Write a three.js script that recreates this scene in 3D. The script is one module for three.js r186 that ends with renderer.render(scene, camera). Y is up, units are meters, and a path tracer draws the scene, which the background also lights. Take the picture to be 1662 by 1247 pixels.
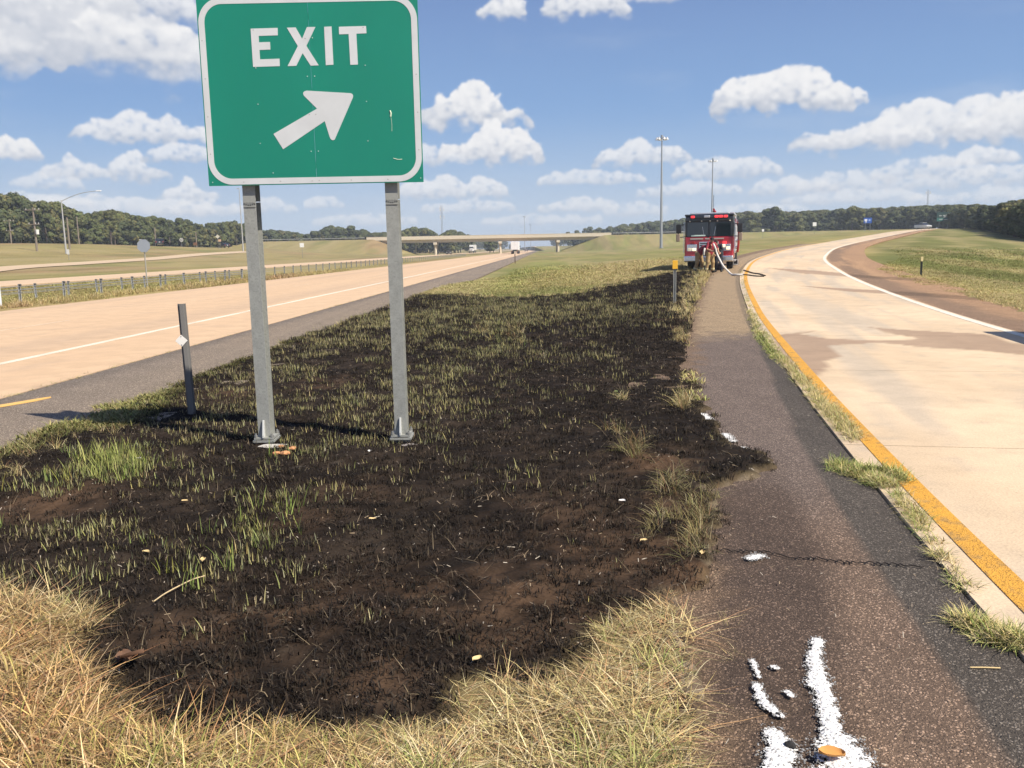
import * as THREE from 'three';
import { mergeGeometries } from 'three/addons/utils/BufferGeometryUtils.js';
import { RoundedBoxGeometry } from 'three/addons/geometries/RoundedBoxGeometry.js';
import { MarchingCubes } from 'three/addons/objects/MarchingCubes.js';

// ------------------------------------------------------------------ camera
const scene = new THREE.Scene();
const FOC = 1400, CX = 831, CY = 623.5, EYE = 1.72;            // focal length in pixels of the 1662 x 1247 photograph
const PITCH = 8.91 * Math.PI / 180, ROLL = 1.1 * Math.PI / 180;
const camera = new THREE.PerspectiveCamera(2 * Math.atan(CY / FOC) * 180 / Math.PI, 1662 / 1247, 0.1, 9000);
camera.position.set(0, EYE, 0);
camera.rotation.set(-PITCH, 0, 0);
camera.rotateZ(-ROLL);
scene.add(camera);
const renderer = new THREE.WebGLRenderer({ antialias: true });
renderer.toneMapping = THREE.LinearToneMapping;
const EXPOSURE = 1.45;
renderer.toneMappingExposure = EXPOSURE;
renderer.shadowMap.enabled = true;
// a pixel gives a direction; the distance comes from the ground or the thing's size
const cP = Math.cos(PITCH), sP = Math.sin(PITCH), cR = Math.cos(ROLL), sR = Math.sin(ROLL);
const FW = [0, -sP, -cP], RT = [cR, -sR * cP, sR * sP], UP = [sR, cR * cP, -cR * sP];
const ray = (px, py) => { const a = (px - CX) / FOC, b = (CY - py) / FOC; return [0, 1, 2].map((i) => FW[i] + RT[i] * a + UP[i] * b); };
const gnd = (px, py, h = 0) => { const r = ray(px, py), t = (h - EYE) / r[1]; return [r[0] * t, -r[2] * t]; };        // -> [x, distance]
const at = (px, py, depth) => { const r = ray(px, py), t = depth / -r[2]; return [r[0] * t, EYE + r[1] * t, -depth]; };

// ------------------------------------------------------------------ sun
const SUN = new THREE.Vector3(0.77, 1.0, 0.52).normalize();
const sun = new THREE.DirectionalLight(new THREE.Color().setRGB(1.0, 0.92, 0.79), 5.0);
sun.position.copy(SUN).multiplyScalar(200);
sun.castShadow = true;
sun.shadow.mapSize.set(4096, 4096);
Object.assign(sun.shadow.camera, { left: -120, right: 120, top: 120, bottom: -120, near: 1, far: 600 });
scene.add(sun); scene.add(sun.target);

// ------------------------------------------------------------------ noise
function rng(seed) { let s = seed >>> 0; return () => { s = (s + 0x6d2b79f5) | 0; let t = Math.imul(s ^ (s >>> 15), 1 | s); t = (t + Math.imul(t ^ (t >>> 7), 61 | t)) ^ t; return ((t ^ (t >>> 14)) >>> 0) / 4294967296; }; }
const LAT = new Float32Array(65536); { const r = rng(77); for (let i = 0; i < 65536; i++) LAT[i] = r(); }
function noise(x, y) {
  const xi = Math.floor(x), yi = Math.floor(y); let fx = x - xi, fy = y - yi;
  fx = fx * fx * (3 - 2 * fx); fy = fy * fy * (3 - 2 * fy);
  const a = xi & 255, b = (xi + 1) & 255, c = (yi & 255) << 8, d = ((yi + 1) & 255) << 8;
  const p = LAT[a + c], q = LAT[b + c], r = LAT[a + d], s = LAT[b + d];
  return p + (q - p) * fx + (r - p + (p - q - r + s) * fx) * fy;
}
function fbm(x, y, oct = 4) { let v = 0, a = 0.5, t = 0; for (let i = 0; i < oct; i++) { v += a * noise(x, y); t += a; a *= 0.5; x = x * 2.03 + 17.3; y = y * 2.03 + 9.1; } return v / t; }
const clamp = (v, a = 0, b = 1) => Math.min(b, Math.max(a, v));
const ss = (a, b, v) => { const t = clamp((v - a) / (b - a)); return t * t * (3 - 2 * t); };
const mix = (a, b, t) => a + (b - a) * t;
const mix3 = (a, b, t) => [mix(a[0], b[0], t), mix(a[1], b[1], t), mix(a[2], b[2], t)];

// ------------------------------------------------------------------ sky: air and cumulus, computed as an equirectangular picture
{
  const W = 4096, H = 2048, data = new Float32Array(W * H * 4);
  const elevRow = new Float32Array(H);
  for (let j = 0; j < H; j++) {
    const el = ((j + 0.5) / H - 0.5) * Math.PI; elevRow[j] = el;
    const e = Math.max(0, el);
    const top = [0.137, 0.215, 0.48], mid = [0.265, 0.440, 0.730], low = [0.50, 0.62, 0.765];
    let c = mix3(low, mid, ss(0, 0.17, e)); c = mix3(c, top, ss(0.08, 0.42, e));
    for (let i = 0; i < W; i++) { const o = (j * W + i) * 4; data[o] = c[0]; data[o + 1] = c[1]; data[o + 2] = c[2]; data[o + 3] = 1; }
  }
  // thin veils of high cloud
  for (let j = H / 2; j < H; j++) for (let i = 0; i < W; i++) {
    const el = elevRow[j], az = i / W * 40;
    const v = ss(0.5, 0.85, fbm(az * 1.0 + 3, el * 22, 5)) * 0.16 + ss(0.16, 0.0, el) * 0.26 * fbm(az * 1.6, el * 60 + 7, 4) + ss(0.09, 0, el) * 0.12;
    const o = (j * W + i) * 4;
    data[o] = mix(data[o], 0.72, v); data[o + 1] = mix(data[o + 1], 0.75, v); data[o + 2] = mix(data[o + 2], 0.80, v);
  }
  const white = [0.93, 0.925, 0.93], grey = [0.50, 0.545, 0.64];
  function cloud(az, el, w, h, opacity, seed) {                 // az, el of the middle of the flat base; w, h in radians
    const r = rng(seed * 7919 + 13), puffs = [];
    const humps = []; const nh = 2 + Math.floor(r() * 3 + w * 6);
    for (let k = 0; k < nh; k++) humps.push([(r() * 1.5 - 0.75), 0.25 + r() * 0.35, 0.45 + 0.55 * r()]);
    humps.push([r() * 0.5 - 0.3, 0.35, 1.0]);
    const prof = (u) => { let m = 0; for (const [c, s, a] of humps) m = Math.max(m, a * Math.exp(-(((u - c) / s) ** 2))); return m * (1 - Math.abs(u) ** 4 * 0.7); };
    const n = Math.round(clamp(50 + w * 420, 50, 190));
    for (let k = 0; k < n; k++) {
      const u = (r() * 2 - 1) * 0.94, tp = prof(u) * h, v = tp * Math.sqrt(r()) * 0.86;
      const rad = (0.07 + 0.17 * r() ** 1.4) * Math.min(h, w * 0.35) * (1.0 - 0.45 * v / h) + 0.004;
      puffs.push([u * w / 2, Math.max(v, rad * 0.35), rad]);
    }
    const cosE = Math.max(0.3, Math.cos(el + h / 2)), pad = h * 0.35;
    const j0 = Math.max(0, Math.floor(((el - pad) / Math.PI + 0.5) * H)), j1 = Math.min(H - 1, Math.ceil(((el + h + pad) / Math.PI + 0.5) * H));
    const half = (w / 2 + pad) / cosE, uu = (az) => (az / (2 * Math.PI) + 0.5) * W;
    const i0 = Math.floor(uu(az - half)), i1 = Math.ceil(uu(az + half));
    const L = [0.35, 0.72, 0.60];
    const fq = 1 / Math.max(0.013, h * 0.34);
    for (let j = j0; j <= j1; j++) for (let i = i0; i <= i1; i++) {
      let x = ((i + 0.5) / W - 0.5) * 2 * Math.PI - az; x *= cosE;
      let y = elevRow[j] - el;
      const wx = fbm(x * fq + seed * 3.1, y * fq + seed, 5) - 0.5, wy = fbm(x * fq + 40 + seed, y * fq + seed * 1.7, 5) - 0.5;
      const x2 = x + wx * h * 0.42, y2 = y + wy * h * 0.36;
      let cover = 0, zb = -1, sh = 0, wsum = 0;
      for (const [cx, cy, rad] of puffs) {
        const dx = x2 - cx, dy = y2 - cy, q = (dx * dx + dy * dy) / (rad * rad);
        if (q > 2.2) continue;
        const a = 1 - ss(0.25, 2.2, q); cover = 1 - (1 - cover) * (1 - a);
        const z = Math.sqrt(Math.max(0.02, 1.6 - q)), nl = 1 / Math.hypot(dx / rad, dy / rad, z), lit = (dx / rad * L[0] + dy / rad * L[1] + z * L[2]) * nl;
        const ww = a * a * (0.15 + z); sh += lit * ww; wsum += ww;
      }
      if (cover < 0.01) continue;
      sh = wsum > 0 ? sh / wsum : 0;
      const fine = fbm(x * fq * 2.2 + 9, y * fq * 3.0 + seed, 6);
      const baseFade = ss(-0.12 * h, 0.18 * h, y + wy * 0.5 * h + (fine - 0.5) * 0.25 * h);
      const thin = 1 - opacity; let alpha = ss(0.34 + thin * 0.25, 1.0 + thin * 0.35, cover * 1.12 + (fine - 0.5) * (1.15 + thin)) * baseFade * mix(opacity, 1, 0.35);
      let s = clamp(0.20 + 0.62 * ss(-0.05, 0.62, y / h + (fine - 0.5) * 0.45) + 0.34 * (sh - 0.45) + (fine - 0.5) * 0.55);
      const c = mix3(grey, white, s), haze = ss(0.16, 0.01, elevRow[j]) * 0.35;
      const o = (j * W + (((i % W) + W) % W)) * 4;
      for (let k = 0; k < 3; k++) data[o + k] = mix(data[o + k], mix(c[k], [0.74, 0.77, 0.82][k], haze), alpha);
    }
  }
  const azel = (px, py) => { const d = ray(px, py), l = Math.hypot(...d); return [Math.atan2(d[2], d[0]), Math.asin(d[1] / l)]; };
  let seed = 1;
  const C = (px, py, w, h, op = 1) => { const [a, e] = azel(px, py), k = py > 240 ? 0.80 : 0.88; cloud(a, e, w / FOC * k, h / FOC * (py > 240 ? 0.84 : 0.9), py > 280 ? op * 0.72 : op, seed++); };
  // the clouds of the photograph
  C(90, 116, 460, 150); C(-70, 60, 300, 130); C(150, 30, 300, 90, 0.8);
  C(235, 232, 200, 46, 0.8); C(12, 258, 90, 34); C(125, 291, 96, 38); C(226, 292, 84, 46); C(310, 330, 90, 42); C(295, 262, 120, 26, 0.6);
  C(75, 306, 110, 20, 0.5); C(190, 350, 330, 34, 0.75); C(60, 340, 160, 28, 0.7); C(330, 350, 200, 26, 0.6);
  C(765, 205, 175, 82); C(798, 262, 190, 64); C(735, 322, 210, 38); C(700, 268, 130, 40, 0.6); C(760, 345, 180, 20, 0.6); C(525, 338, 60, 18, 0.6); C(430, 345, 120, 22, 0.5);
  C(955, 26, 130, 46, 0.85); C(815, 28, 70, 36, 0.9); C(1050, 4, 120, 20, 0.5);
  C(1270, 182, 205, 76); C(1362, 172, 70, 30, 0.9); C(1520, 236, 420, 74, 0.9); C(1420, 238, 170, 40, 0.8); C(1640, 222, 170, 60, 0.9);
  C(1040, 268, 160, 44, 0.75); C(960, 300, 210, 24, 0.75); C(1180, 288, 190, 36, 0.85); C(1120, 318, 200, 24, 0.6); C(940, 344, 160, 24, 0.8); C(1030, 350, 120, 22, 0.5);
  C(1290, 316, 150, 28, 0.65); C(1400, 310, 260, 36, 0.7); C(1380, 330, 240, 20, 0.6); C(1580, 268, 130, 26, 0.75); C(1510, 290, 200, 34, 0.7); C(1640, 300, 200, 34, 0.7); C(1230, 350, 180, 18, 0.6); C(1600, 330, 240, 24, 0.55);
  C(880, 365, 240, 16, 0.5); C(590, 365, 200, 16, 0.5);
  // and the same kind of weather all round
  const r = rng(4242);
  for (let k = 0; k < 120; k++) {
    const az = -Math.PI / 2 + 0.72 + r() * (2 * Math.PI - 1.44), e = 0.03 + 0.75 * r() ** 2.1, sc = 0.5 + e * 1.6;
    cloud(az > Math.PI ? az - 2 * Math.PI : az, e, (0.07 + 0.16 * r()) * sc, (0.025 + 0.04 * r()) * sc, 0.6 + 0.4 * r(), seed++);
  }
  for (let i = 0; i < data.length; i += 4) { data[i] /= EXPOSURE; data[i + 1] /= EXPOSURE; data[i + 2] /= EXPOSURE; }
  const sky = new THREE.DataTexture(data, W, H, THREE.RGBAFormat, THREE.FloatType);
  sky.mapping = THREE.EquirectangularReflectionMapping; sky.magFilter = THREE.LinearFilter; sky.needsUpdate = true;
  scene.background = sky; scene.environment = sky;
}

// ------------------------------------------------------------------ helpers
const counts = {};
const numbered = (n) => { const k = counts[n] = (counts[n] ?? -1) + 1; return k ? n + '_' + String(k).padStart(3, '0') : n; };
const shade = (o) => { o.castShadow = true; o.receiveShadow = true; return o; };
function thing(name, label, category, pos = [0, 0, 0], turn = 0, group) {
  const o = new THREE.Group(); o.name = numbered(name); o.position.set(...pos); o.rotation.y = turn;
  o.userData = { label, category }; if (group) o.userData.group = group; scene.add(o); return o;
}
function part(name, geo, mat, parent) { const m = shade(new THREE.Mesh(geo, mat)); m.name = name; parent.add(m); return m; }
function solo(name, geo, mat, label, category, group) { const m = shade(new THREE.Mesh(geo, mat)); m.name = numbered(name); m.userData = { label, category }; if (group) m.userData.group = group; scene.add(m); return m; }
function structure(name, geo, mat, label) { const m = shade(new THREE.Mesh(geo, mat)); m.name = name; m.userData = { kind: 'structure', label, category: name.replace(/_/g, ' ').split(' ').slice(0, 2).join(' ') }; scene.add(m); return m; }
const box = (w, h, d, x = 0, y = 0, z = 0) => new THREE.BoxGeometry(w, h, d).translate(x, y, z);
const rbox = (w, h, d, x = 0, y = 0, z = 0, r = 0.02) => new RoundedBoxGeometry(w, h, d, 2, Math.min(r, w / 2.01, h / 2.01, d / 2.01)).translate(x, y, z);
const cyl = (r0, r1, h, x = 0, y = 0, z = 0, n = 12) => new THREE.CylinderGeometry(r0, r1, h, n).translate(x, y, z);
function bar(a, b, r, n = 6, r2 = r) {
  const A = new THREE.Vector3(...a), B = new THREE.Vector3(...b), d = B.clone().sub(A), g = new THREE.CylinderGeometry(r2, r, d.length(), n);
  g.applyQuaternion(new THREE.Quaternion().setFromUnitVectors(new THREE.Vector3(0, 1, 0), d.clone().normalize())); g.translate((A.x + B.x) / 2, (A.y + B.y) / 2, (A.z + B.z) / 2); return g;
}
const join = (list) => mergeGeometries(list.map((g) => { const q = g.index ? g.toNonIndexed() : g; for (const k of Object.keys(q.attributes)) if (!['position', 'normal', 'uv'].includes(k)) q.deleteAttribute(k); return q; }));
function metreUv(g) { const p = g.attributes.position, n = g.attributes.normal, u = new Float32Array(p.count * 2); for (let i = 0; i < p.count; i++) { const ax = Math.abs(n.getX(i)), ay = Math.abs(n.getY(i)), az = Math.abs(n.getZ(i)); u[i * 2] = ax > az && ax > ay ? p.getZ(i) + 0.37 : p.getX(i); u[i * 2 + 1] = ay > ax && ay > az ? p.getZ(i) : p.getY(i); } g.setAttribute('uv', new THREE.BufferAttribute(u, 2)); return g; }
const lin = (r, g, b) => new THREE.Color().setRGB(r, g, b);
const std = (c, roughness = 0.8, extra = {}) => new THREE.MeshStandardMaterial({ color: lin(...c), roughness, ...extra });
function tile(size, metres, fn, srgb = false) {                   // fn(u, v) -> [r, g, b] 0..1, tiles
  const d = new Uint8Array(size * size * 4);
  for (let j = 0; j < size; j++) for (let i = 0; i < size; i++) { const c = fn(i / size, j / size, i, j), o = (j * size + i) * 4; d[o] = clamp(c[0]) * 255; d[o + 1] = clamp(c[1]) * 255; d[o + 2] = clamp(c[2]) * 255; d[o + 3] = 255; }
  const t = new THREE.DataTexture(d, size, size, THREE.RGBAFormat); t.wrapS = t.wrapT = THREE.RepeatWrapping; t.magFilter = THREE.LinearFilter; t.needsUpdate = true;
  if (srgb) t.colorSpace = THREE.SRGBColorSpace; t.repeat.set(1 / metres, 1 / metres); return t;
}
// tiling noise: value noise on a wrapped lattice
function tnoise(u, v, n, k) { const x = u * n, y = v * n, xi = Math.floor(x), yi = Math.floor(y); let fx = x - xi, fy = y - yi; fx = fx * fx * (3 - 2 * fx); fy = fy * fy * (3 - 2 * fy); const g = (a, b) => LAT[(((a % n) * 131 + (b % n) * 7177 + k * 911) & 65535)]; return mix(mix(g(xi, yi), g(xi + 1, yi), fx), mix(g(xi, yi + 1), g(xi + 1, yi + 1), fx), fy); }
const tf = (u, v, n, k, o = 4) => { let s = 0, a = 0.5, t = 0; for (let i = 0; i < o; i++) { s += a * tnoise(u, v, n << i, k + i); t += a; a *= 0.5; } return s / t; };

// ------------------------------------------------------------------ the lie of the land
const curve = (pts) => (d) => {                                   // smooth curve through [d, value]
  let i = 0; while (i < pts.length - 2 && d > pts[i + 1][0]) i++;
  const p0 = pts[Math.max(0, i - 1)], p1 = pts[i], p2 = pts[i + 1], p3 = pts[Math.min(pts.length - 1, i + 2)], w = p2[0] - p1[0];
  const m1 = i ? (p2[1] - p0[1]) / (p2[0] - p0[0]) : (p2[1] - p1[1]) / w, m2 = i < pts.length - 2 ? (p3[1] - p1[1]) / (p3[0] - p1[0]) : (p2[1] - p1[1]) / w;
  const t = (d - p1[0]) / w; if (t < 0) return p1[1] + (d - p1[0]) * m1; if (t > 1) return p2[1] + (d - p2[0]) * m2;
  const t2 = t * t, t3 = t2 * t; return (2 * t3 - 3 * t2 + 1) * p1[1] + (t3 - 2 * t2 + t) * w * m1 + (-2 * t3 + 3 * t2) * p2[1] + (t3 - t2) * w * m2;
};
const YX = curve([[-6, 0.95], [0, 1.76], [3.83, 2.38], [6.44, 2.87], [10.7, 3.75], [23, 6.5], [42.5, 11.5], [63, 18.2], [98, 33], [150, 60], [220, 98], [345, 168], [700, 360]]);
const YS = (d) => (YX(d + 0.5) - YX(d - 0.5));                    // slope of the ramp's yellow line
const HR = curve([[-20, 0], [18, 0], [30, 0.12], [45, 0.43], [80, 1.08], [100, 1.42], [155, 2.7], [220, 4.3], [340, 6.35], [420, 6.5], [900, 6.5]]);
const rampN = (x, d) => { const s = YS(d); return (x - YX(d)) / Math.sqrt(1 + s * s); };
const rampP = (d, n) => { const s = YS(d), l = Math.sqrt(1 + s * s); return [YX(d) + n / l, d - n * s / l]; };
const fOff = (x, d) => x - 0.04 * d;
const RW = 4.5, LSH = 1.5, RSH = 1.65;
const BR = 352, DECK = 6.35, BX0 = -53.5, BX1 = 37.5;
function nat(x, d) {
  const o = fOff(x, d), n = rampN(x, d);
  let h = 0;
  if (o > -5) {
    if (n > -LSH) { h = HR(d); if (n > 8.5) { const q = n - 8.5; h -= Math.min(0.045 * q * q / (q + 6), 4) * (1 - ss(180, 330, d)); } }
    else { const a = o + 5, b = -LSH - n, t = a / (a + b), w = a + b; h = HR(d) * ss(0, 1, t) - Math.sin(Math.PI * t) * 0.32 * ss(9, 24, w) * ss(22, 50, d); }
  } else if (o < -18.5 && o > -33.5) h = -0.28 * Math.sin(Math.PI * (o + 18.5) / -15) ** 2;
  else if (o < -43) { const q = -43 - o; h = 4.2 * ss(0, 75, q) * ss(-30, 60, d) + 1.1 * ss(30, 70, q) * Math.exp(-(((x + 86) / 26) ** 2) - (((d - 185) / 60) ** 2)); h *= 1 - 0.35 * ss(260, 420, d); }
  if (d > 280 && d < 430) {
    const k = Math.max(0, Math.abs(d - BR) - 7) / 6.5;
    let e = -9; if (x > 0) e = DECK - k - Math.max(0, BX1 - x) / 2.9; else e = DECK - k - Math.max(0, x - BX0) / 2.6;
    if (e > h) h = h + Math.max(0, e - h); else if (e > h - 0.6) h += 0.0;
  }
  if (d > 360 && x > 20) h += 3.5 * ss(420, 800, d) + 0; 
  return h;
}
// burned patch, traced on the ground
const P = (l) => l.map(([x, y]) => gnd(x, y));
const BURN = P([[-260, 800], [-120, 762], [0, 738], [90, 702], [190, 690], [255, 640], [330, 604], [450, 560], [560, 510], [655, 481], [740, 478], [830, 486], [930, 481], [1000, 468], [1075, 456], [1142, 449], [1128, 500], [1122, 560], [1128, 620], [1137, 668], [1166, 694], [1190, 714], [1262, 742], [1195, 772], [1168, 800], [1166, 850], [1150, 905], [1090, 965], [1010, 990], [950, 1062], [880, 1082], [765, 1108], [700, 1178], [600, 1200], [430, 1196], [330, 1190], [250, 1178], [175, 1128], [150, 1050], [172, 992], [110, 968], [40, 958], [0, 950], [-160, 975], [-300, 960]]);
function polySd(poly, x, y) {                                     // > 0 inside
  let best = 1e9, inside = false;
  for (let i = 0, j = poly.length - 1; i < poly.length; j = i++) {
    const [ax, ay] = poly[j], [bx, by] = poly[i], ex = bx - ax, ey = by - ay, t = clamp(((x - ax) * ex + (y - ay) * ey) / (ex * ex + ey * ey));
    best = Math.min(best, (x - ax - ex * t) ** 2 + (y - ay - ey * t) ** 2);
    if ((ay > y) !== (by > y) && x < (bx - ax) * (y - ay) / (by - ay) + ax) inside = !inside;
  }
  return Math.sqrt(best) * (inside ? 1 : -1);
}
function burn(x, d) {
  if (d < 2 || d > 46 || x < -12 || x > 14) return -5;
  return polySd(BURN, x, d) + (fbm(x * 2.2, d * 2.2, 3) - 0.5) * mix(0.5, 1.6, ss(12, 30, d)) * 0.7 + (noise(x * 9, d * 9) - 0.5) * 0.12;
}
const ell = (list) => list.map(([cx, cy, rx, ry, a, b]) => { const c = gnd(cx, cy), e = gnd(cx + rx, cy), f = gnd(cx, cy - ry); return [c[0], c[1], Math.abs(e[0] - c[0]), Math.abs(f[1] - c[1]), a, b]; });
const inEll = (e, x, d) => { const q = ((x - e[0]) / e[2]) ** 2 + ((d - e[1]) / e[3]) ** 2; return q > 3 ? 0 : Math.exp(-q * 1.1); };
const STUB = ell([[590, 615, 140, 60, 1, 0.45], [470, 585, 80, 40, 0.7, 0.4], [800, 545, 90, 34, 1.1, 0.55], [690, 520, 150, 18, 0.7, 0.35], [560, 540, 110, 20, 0.6, 0.3], [190, 765, 95, 34, 1.2, 0.9], [310, 885, 130, 55, 1.1, 0.8], [110, 850, 130, 55, 0.55, 0.6], [470, 765, 110, 40, 0.9, 0.75], [60, 900, 80, 40, 0.45, 0.3], [700, 640, 80, 40, 0.8, 0.45], [930, 590, 120, 40, 0.25, 0.2], [330, 690, 70, 20, 0.5, 0.4], [1000, 500, 120, 14, 0.5, 0.3], [850, 500, 140, 14, 0.9, 0.45], [1040, 640, 60, 40, 0.15, 0.2], [700, 780, 150, 30, 0.25, 0.4], [250, 930, 160, 35, 0.5, 0.5]]);
const SOIL = ell([[80, 820, 90, 26, 0.9], [520, 625, 40, 14, 0.7], [900, 850, 110, 60, 0.5], [1060, 750, 60, 20, 1.0], [1130, 920, 60, 50, 1.0], [780, 1050, 80, 30, 0.5], [620, 1100, 70, 40, 0.7], [480, 850, 60, 25, 0.5], [560, 800, 90, 20, 0.35], [1080, 830, 50, 40, 0.6], [360, 640, 60, 12, 0.5], [1100, 520, 40, 16, 0.5], [430, 1010, 130, 50, 0.55], [700, 960, 160, 45, 0.5], [350, 1120, 130, 35, 0.6], [860, 985, 110, 45, 0.65], [250, 1040, 70, 30, 0.5], [1000, 900, 90, 40, 0.6]]);
const sumEll = (L, x, d) => { let v = 0; for (const e of L) v += e[4] * inEll(e, x, d); return v; };

function sink(x, d) {                                             // the ground keeps under the pavements; near us its edge is ragged turf
  const o = fOff(x, d), n = rampN(x, d), w = (fbm(x * 1.3 + 5, d * 1.3, 3) - 0.5) * 0.55 + (noise(x * 6, d * 6) - 0.5) * 0.12;
  const far = ss(40, 60, d);
  let s = 0;
  const lane = (v, a, b, soft) => ss(a - soft, a + soft * 0.2, v) * (1 - ss(b - soft * 0.2, b + soft, v));
  s = Math.max(s, lane(o, -18.4 - far * 1.5, -5.05 + w + far * 2, 0.07 + far * 2), lane(o, -43.3, -32.3, 1.2));
  // ramp with both shoulders; a spit of burned turf reaches over the left one
  const left = -LSH - 0.05 + w * 0.35 - far * 2.5;
  s = Math.max(s, lane(n, left, RW + RSH + w * 0.8 + far * 2.5, 0.07 + far * 2));
  if (d > 3 && d < 12) { const b = burn(x, d); if (n > -LSH - 0.3 && n < -0.25 && b > -0.12) s = Math.min(s, 1 - ss(-0.12, 0.06, b)); }
  return s;
}
function relief(x, d) {
  if (d > 70) return 0;
  const near = 1 - ss(14, 40, d);
  return (fbm(x * 0.55, d * 0.55, 3) - 0.5) * 0.10 + ((fbm(x * 3.1, d * 3.1, 3) - 0.5) * 0.055 + (fbm(x * 11, d * 11, 2) - 0.5) * 0.022) * near;
}
function G(x, d) { const s = sink(x, d); return nat(x, d) + (1 - s) * (0.012 + relief(x, d) * (0.35 + 0.65 * (1 - ss(0, 0.4, s)))) - s * 0.07; }

// ------------------------------------------------------------------ ground
const green = [0.190, 0.200, 0.066], olive = [0.245, 0.230, 0.088], straw = [0.40, 0.30, 0.125], tan = [0.29, 0.225, 0.105], soilC = [0.115, 0.068, 0.040], char = [0.0140, 0.0105, 0.0083], ash = [0.036, 0.026, 0.019];
function grassColour(x, d) {
  const o = fOff(x, d), n = rampN(x, d), a = fbm(x * 0.09, d * 0.05, 4), b = fbm(x * 0.8, d * 0.5, 3), c = fbm(x * 0.02 + 4, d * 0.02, 3);
  let col = mix3(green, olive, ss(0.3, 0.7, a)); col = mix3(col, tan, ss(0.40, 0.75, b * 0.5 + c * 0.5) * 0.85);
  if (o > -5 && n < -LSH) { const k = ss(0.42, 0.62, noise(o * 0.35 + 7, d * 0.02) * 0.6 + b * 0.4); col = mix3(col, [0.24, 0.235, 0.085], 0.5); col = mix3(col, tan, k * 0.55); col = mix3(col, straw, ss(-4.5, -1.5, n) * 0.5); }
  if (o < -18) { col = mix3(col, tan, 0.62); col = mix3(col, straw, ss(-22, -18.5, o) * 0.5); col = mix3(col, [0.27, 0.17, 0.10], ss(0.55, 0.75, fbm(x * 0.06, d * 0.03 + 30, 3)) * 0.6); }
  if (n > RW + RSH) { const k = ss(0.45, 0.68, 0.5 + 0.5 * Math.sin(n * 1.15 + fbm(x * 0.07, d * 0.05, 2) * 7 + d * 0.05)); col = mix3([0.165, 0.165, 0.058], [0.30, 0.255, 0.115], k * 0.75 * ss(0.3, 0.6, b + 0.15)); col = mix3(col, straw, (1 - ss(0.2, 2.6, n - RW - RSH)) * 0.45); }
  // patches of thicker and thinner turf, drawn out along the mower's path
  const m1 = fbm(x * 0.55 + 31, d * 0.16, 4), m2 = fbm(o * 0.22 + 5, d * 0.012 + 3, 3), k2 = 0.66 + 0.62 * m1; col = col.map((v) => v * k2); col = mix3(col, [0.33, 0.265, 0.14], ss(0.52, 0.66, m2) * 0.45); col = mix3(col, [0.13, 0.15, 0.05], ss(0.60, 0.74, fbm(x * 0.18 + 60, d * 0.07, 4)) * 0.5);
  return col;
}
const wear = (x, d) => (0.8 + 0.4 * noise(x * 23, d * 23));
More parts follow.
